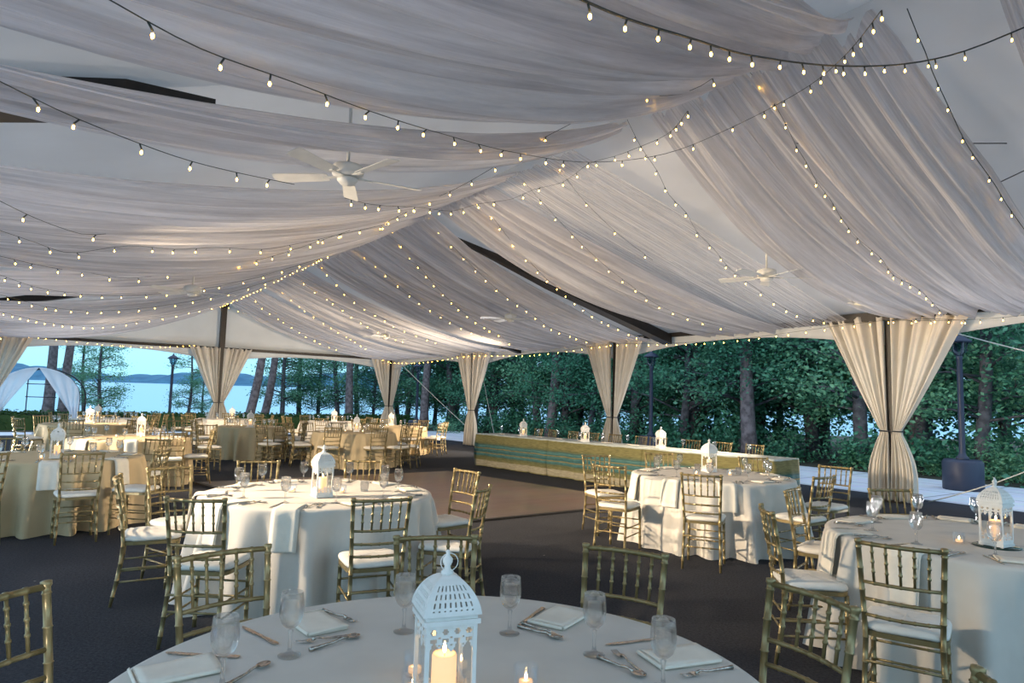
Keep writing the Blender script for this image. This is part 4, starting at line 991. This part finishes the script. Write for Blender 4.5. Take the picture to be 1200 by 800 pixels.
for p,l in(((260,806),'goblet at the near left corner of the foreground table'),((339,768),'goblet beside the folded napkin at left on the foreground table'),((473,740),'goblet just left of the foreground lantern'),((597,742),'goblet just right of the foreground lantern'),
           ((696,767),'goblet in front of the dark-carpet chair on the foreground table'),((777,806),'rightmost goblet on the foreground table')): stand(gob,p,l,'goblets on the foreground table')
for p,l in(((486,790),'lit votive left of the foreground lantern'),((616,806),'lit votive right of the foreground lantern'),((484,812),'lit votive at the foot of the foreground lantern')): stand(vot,p,l,'votives on the foreground table')
for a,b_,l in(((284,736),(324,757),'knife left of the left goblet on the foreground table'),((212,768),(262,771),'knife behind the near left goblet'),((607,735),(638,713),'knife left of the middle napkin on the foreground table'),((714,757),(776,750),'knife above the right napkin on the foreground table')): flat(kn,b_,a,l,'knives on the foreground table')
for a,b_,l in(((380,718),(414,731),'fork lying alone behind the left napkin'),((416,747),(348,756),'fork below the left napkin on the foreground table'),((608,731),(662,752),'fork below the middle napkin'),((762,799),(714,762),'fork left of the right napkin'),((858,785),(800,796),'fork nearest the right rim of the foreground table'),((498,742),(488,726),'fork behind the foreground lantern')): flat(fk,a,b_,l,'forks on the foreground table')
for a,b_,l in(((368,763),(415,749),'spoon below the left napkin on the foreground table'),((268,805),(308,783),'spoon right of the near left goblet'),((612,738),(652,750),'spoon below the middle napkin'),((710,777),(744,792),'spoon left of the right napkin')): flat(sp,a,b_,l,'spoons on the foreground table')
for c,a,b_,l in(((370,733),(350,722),(386,746),'folded napkin at left beyond the left goblet'),((655,727),(634,738),(674,716),'folded napkin at the middle right of the foreground table'),((795,773),(757,778),(836,768),'folded napkin under the rightmost goblet'),((205,790),(160,800),(250,782),'napkin folded over the near left rim')):
    q=at_z(*c,TZ); _,y=yaw_px(a,b_); nap.put((q.x,q.y,ZT),y,l,'napkins on the foreground table',sc=(.95,1.25,1))
# other tables: place settings ordered around the rim
def setting(tk,n,a0,full,hangat=(),rnd_=None):
    (cx,cy),Rr,_,ph=TB[tk]; rn=random.Random(int(tk[1:])*13); ln=None
    for k in range(n):
        a=a0+2*PI*k/n; d=dirname(a); d2='%s place'%ordn[k]
        where='at the %s place setting counting from its right'%ordn[k]
        def P(r,da): return Vector((cx+r*math.cos(a+da),cy+r*math.sin(a+da),ZT))
        gob.put(P(Rr-.27,-.17+rn.uniform(-.04,.04)),0,'%s goblet round the %s, on its %s'%(ordn[k],ph,d),'goblets on the '+ph)
        if full or k%2==0:
            if k in hangat: hang.put((cx,cy,0),a,'%s napkin over the rim of the %s, on its %s'%(ordn[k],ph,d),'napkins on the '+ph)
            else: nap.put(P(Rr-.17,0),a+PI/2+rn.uniform(-.3,.3),'%s folded napkin round the %s, on its %s'%(ordn[k],ph,d),'napkins on the '+ph)
        if full:
            kn.put(P(Rr-.15,-.16),a+rn.uniform(-.2,.2),'knife on the %s of the %s, %s place'%(d,ph,ordn[k]),'knives on the '+ph)
            fk.put(P(Rr-.15,.17),a+rn.uniform(-.3,.3)+PI,'fork on the %s of the %s, %s place'%(d,ph,ordn[k]),'forks on the '+ph)
            sp.put(P(Rr-.14,.24),a+rn.uniform(-.3,.3)+PI,'spoon on the %s of the %s, %s place'%(d,ph,ordn[k]),'spoons on the '+ph)
    vots={'T4':((1124,636),),'T5':((48,538),(87,537))}.get(tk)
    if vots is None:
        vv=[(cx+.2,cy-.05),(cx-.2,cy-.08)]
    else: vv=[tuple(at_z(*p,ZT))[:2] for p in vots]
    for i,(x,y) in enumerate(vv): vot.put((x,y,ZT),0,'votive %s the lantern on the %s'%(('right of','left of')[i%2],ph),'votives on the '+ph)
    if full and tk in('T2','T3'):
        for i,(x,y) in enumerate(((cx+.35,cy+.1),(cx-.05,cy+.42))): tum.put((x,y,ZT),0,'short tumbler %s the lantern on the %s'%(('right of','behind')[i],ph),'tumblers on the '+ph)
setting('T2',10,R(-88),True,(0,8,9)); setting('T3',10,R(-97),True,(0,8,9)); setting('T4',10,R(212),True,(0,9))
setting('T5',8,R(-60),True,(0,1)); setting('T6',8,R(-60),True,(0,7))
for i,tk in enumerate(('T7','T8','T9','T10','T11','T12','T13')): setting(tk,8,R(-70+20*i),False)
for i in range(11):
    p=HP(.35+.66*i,.50,TZ+.008); gob.put(p,0,'goblet on the head table, %s from its left end'%ordn[i],'goblets on the head table')
    p=HP(.55+.66*i,.42,TZ+.010); 
    if i<10: nap.put(p,math.atan2(hd.y,hd.x),'folded white napkin on the head table, %s from its left end'%ordn[i],'napkins on the head table')
print('bulbs',NB[0],'objects',len(bpy.data.objects))
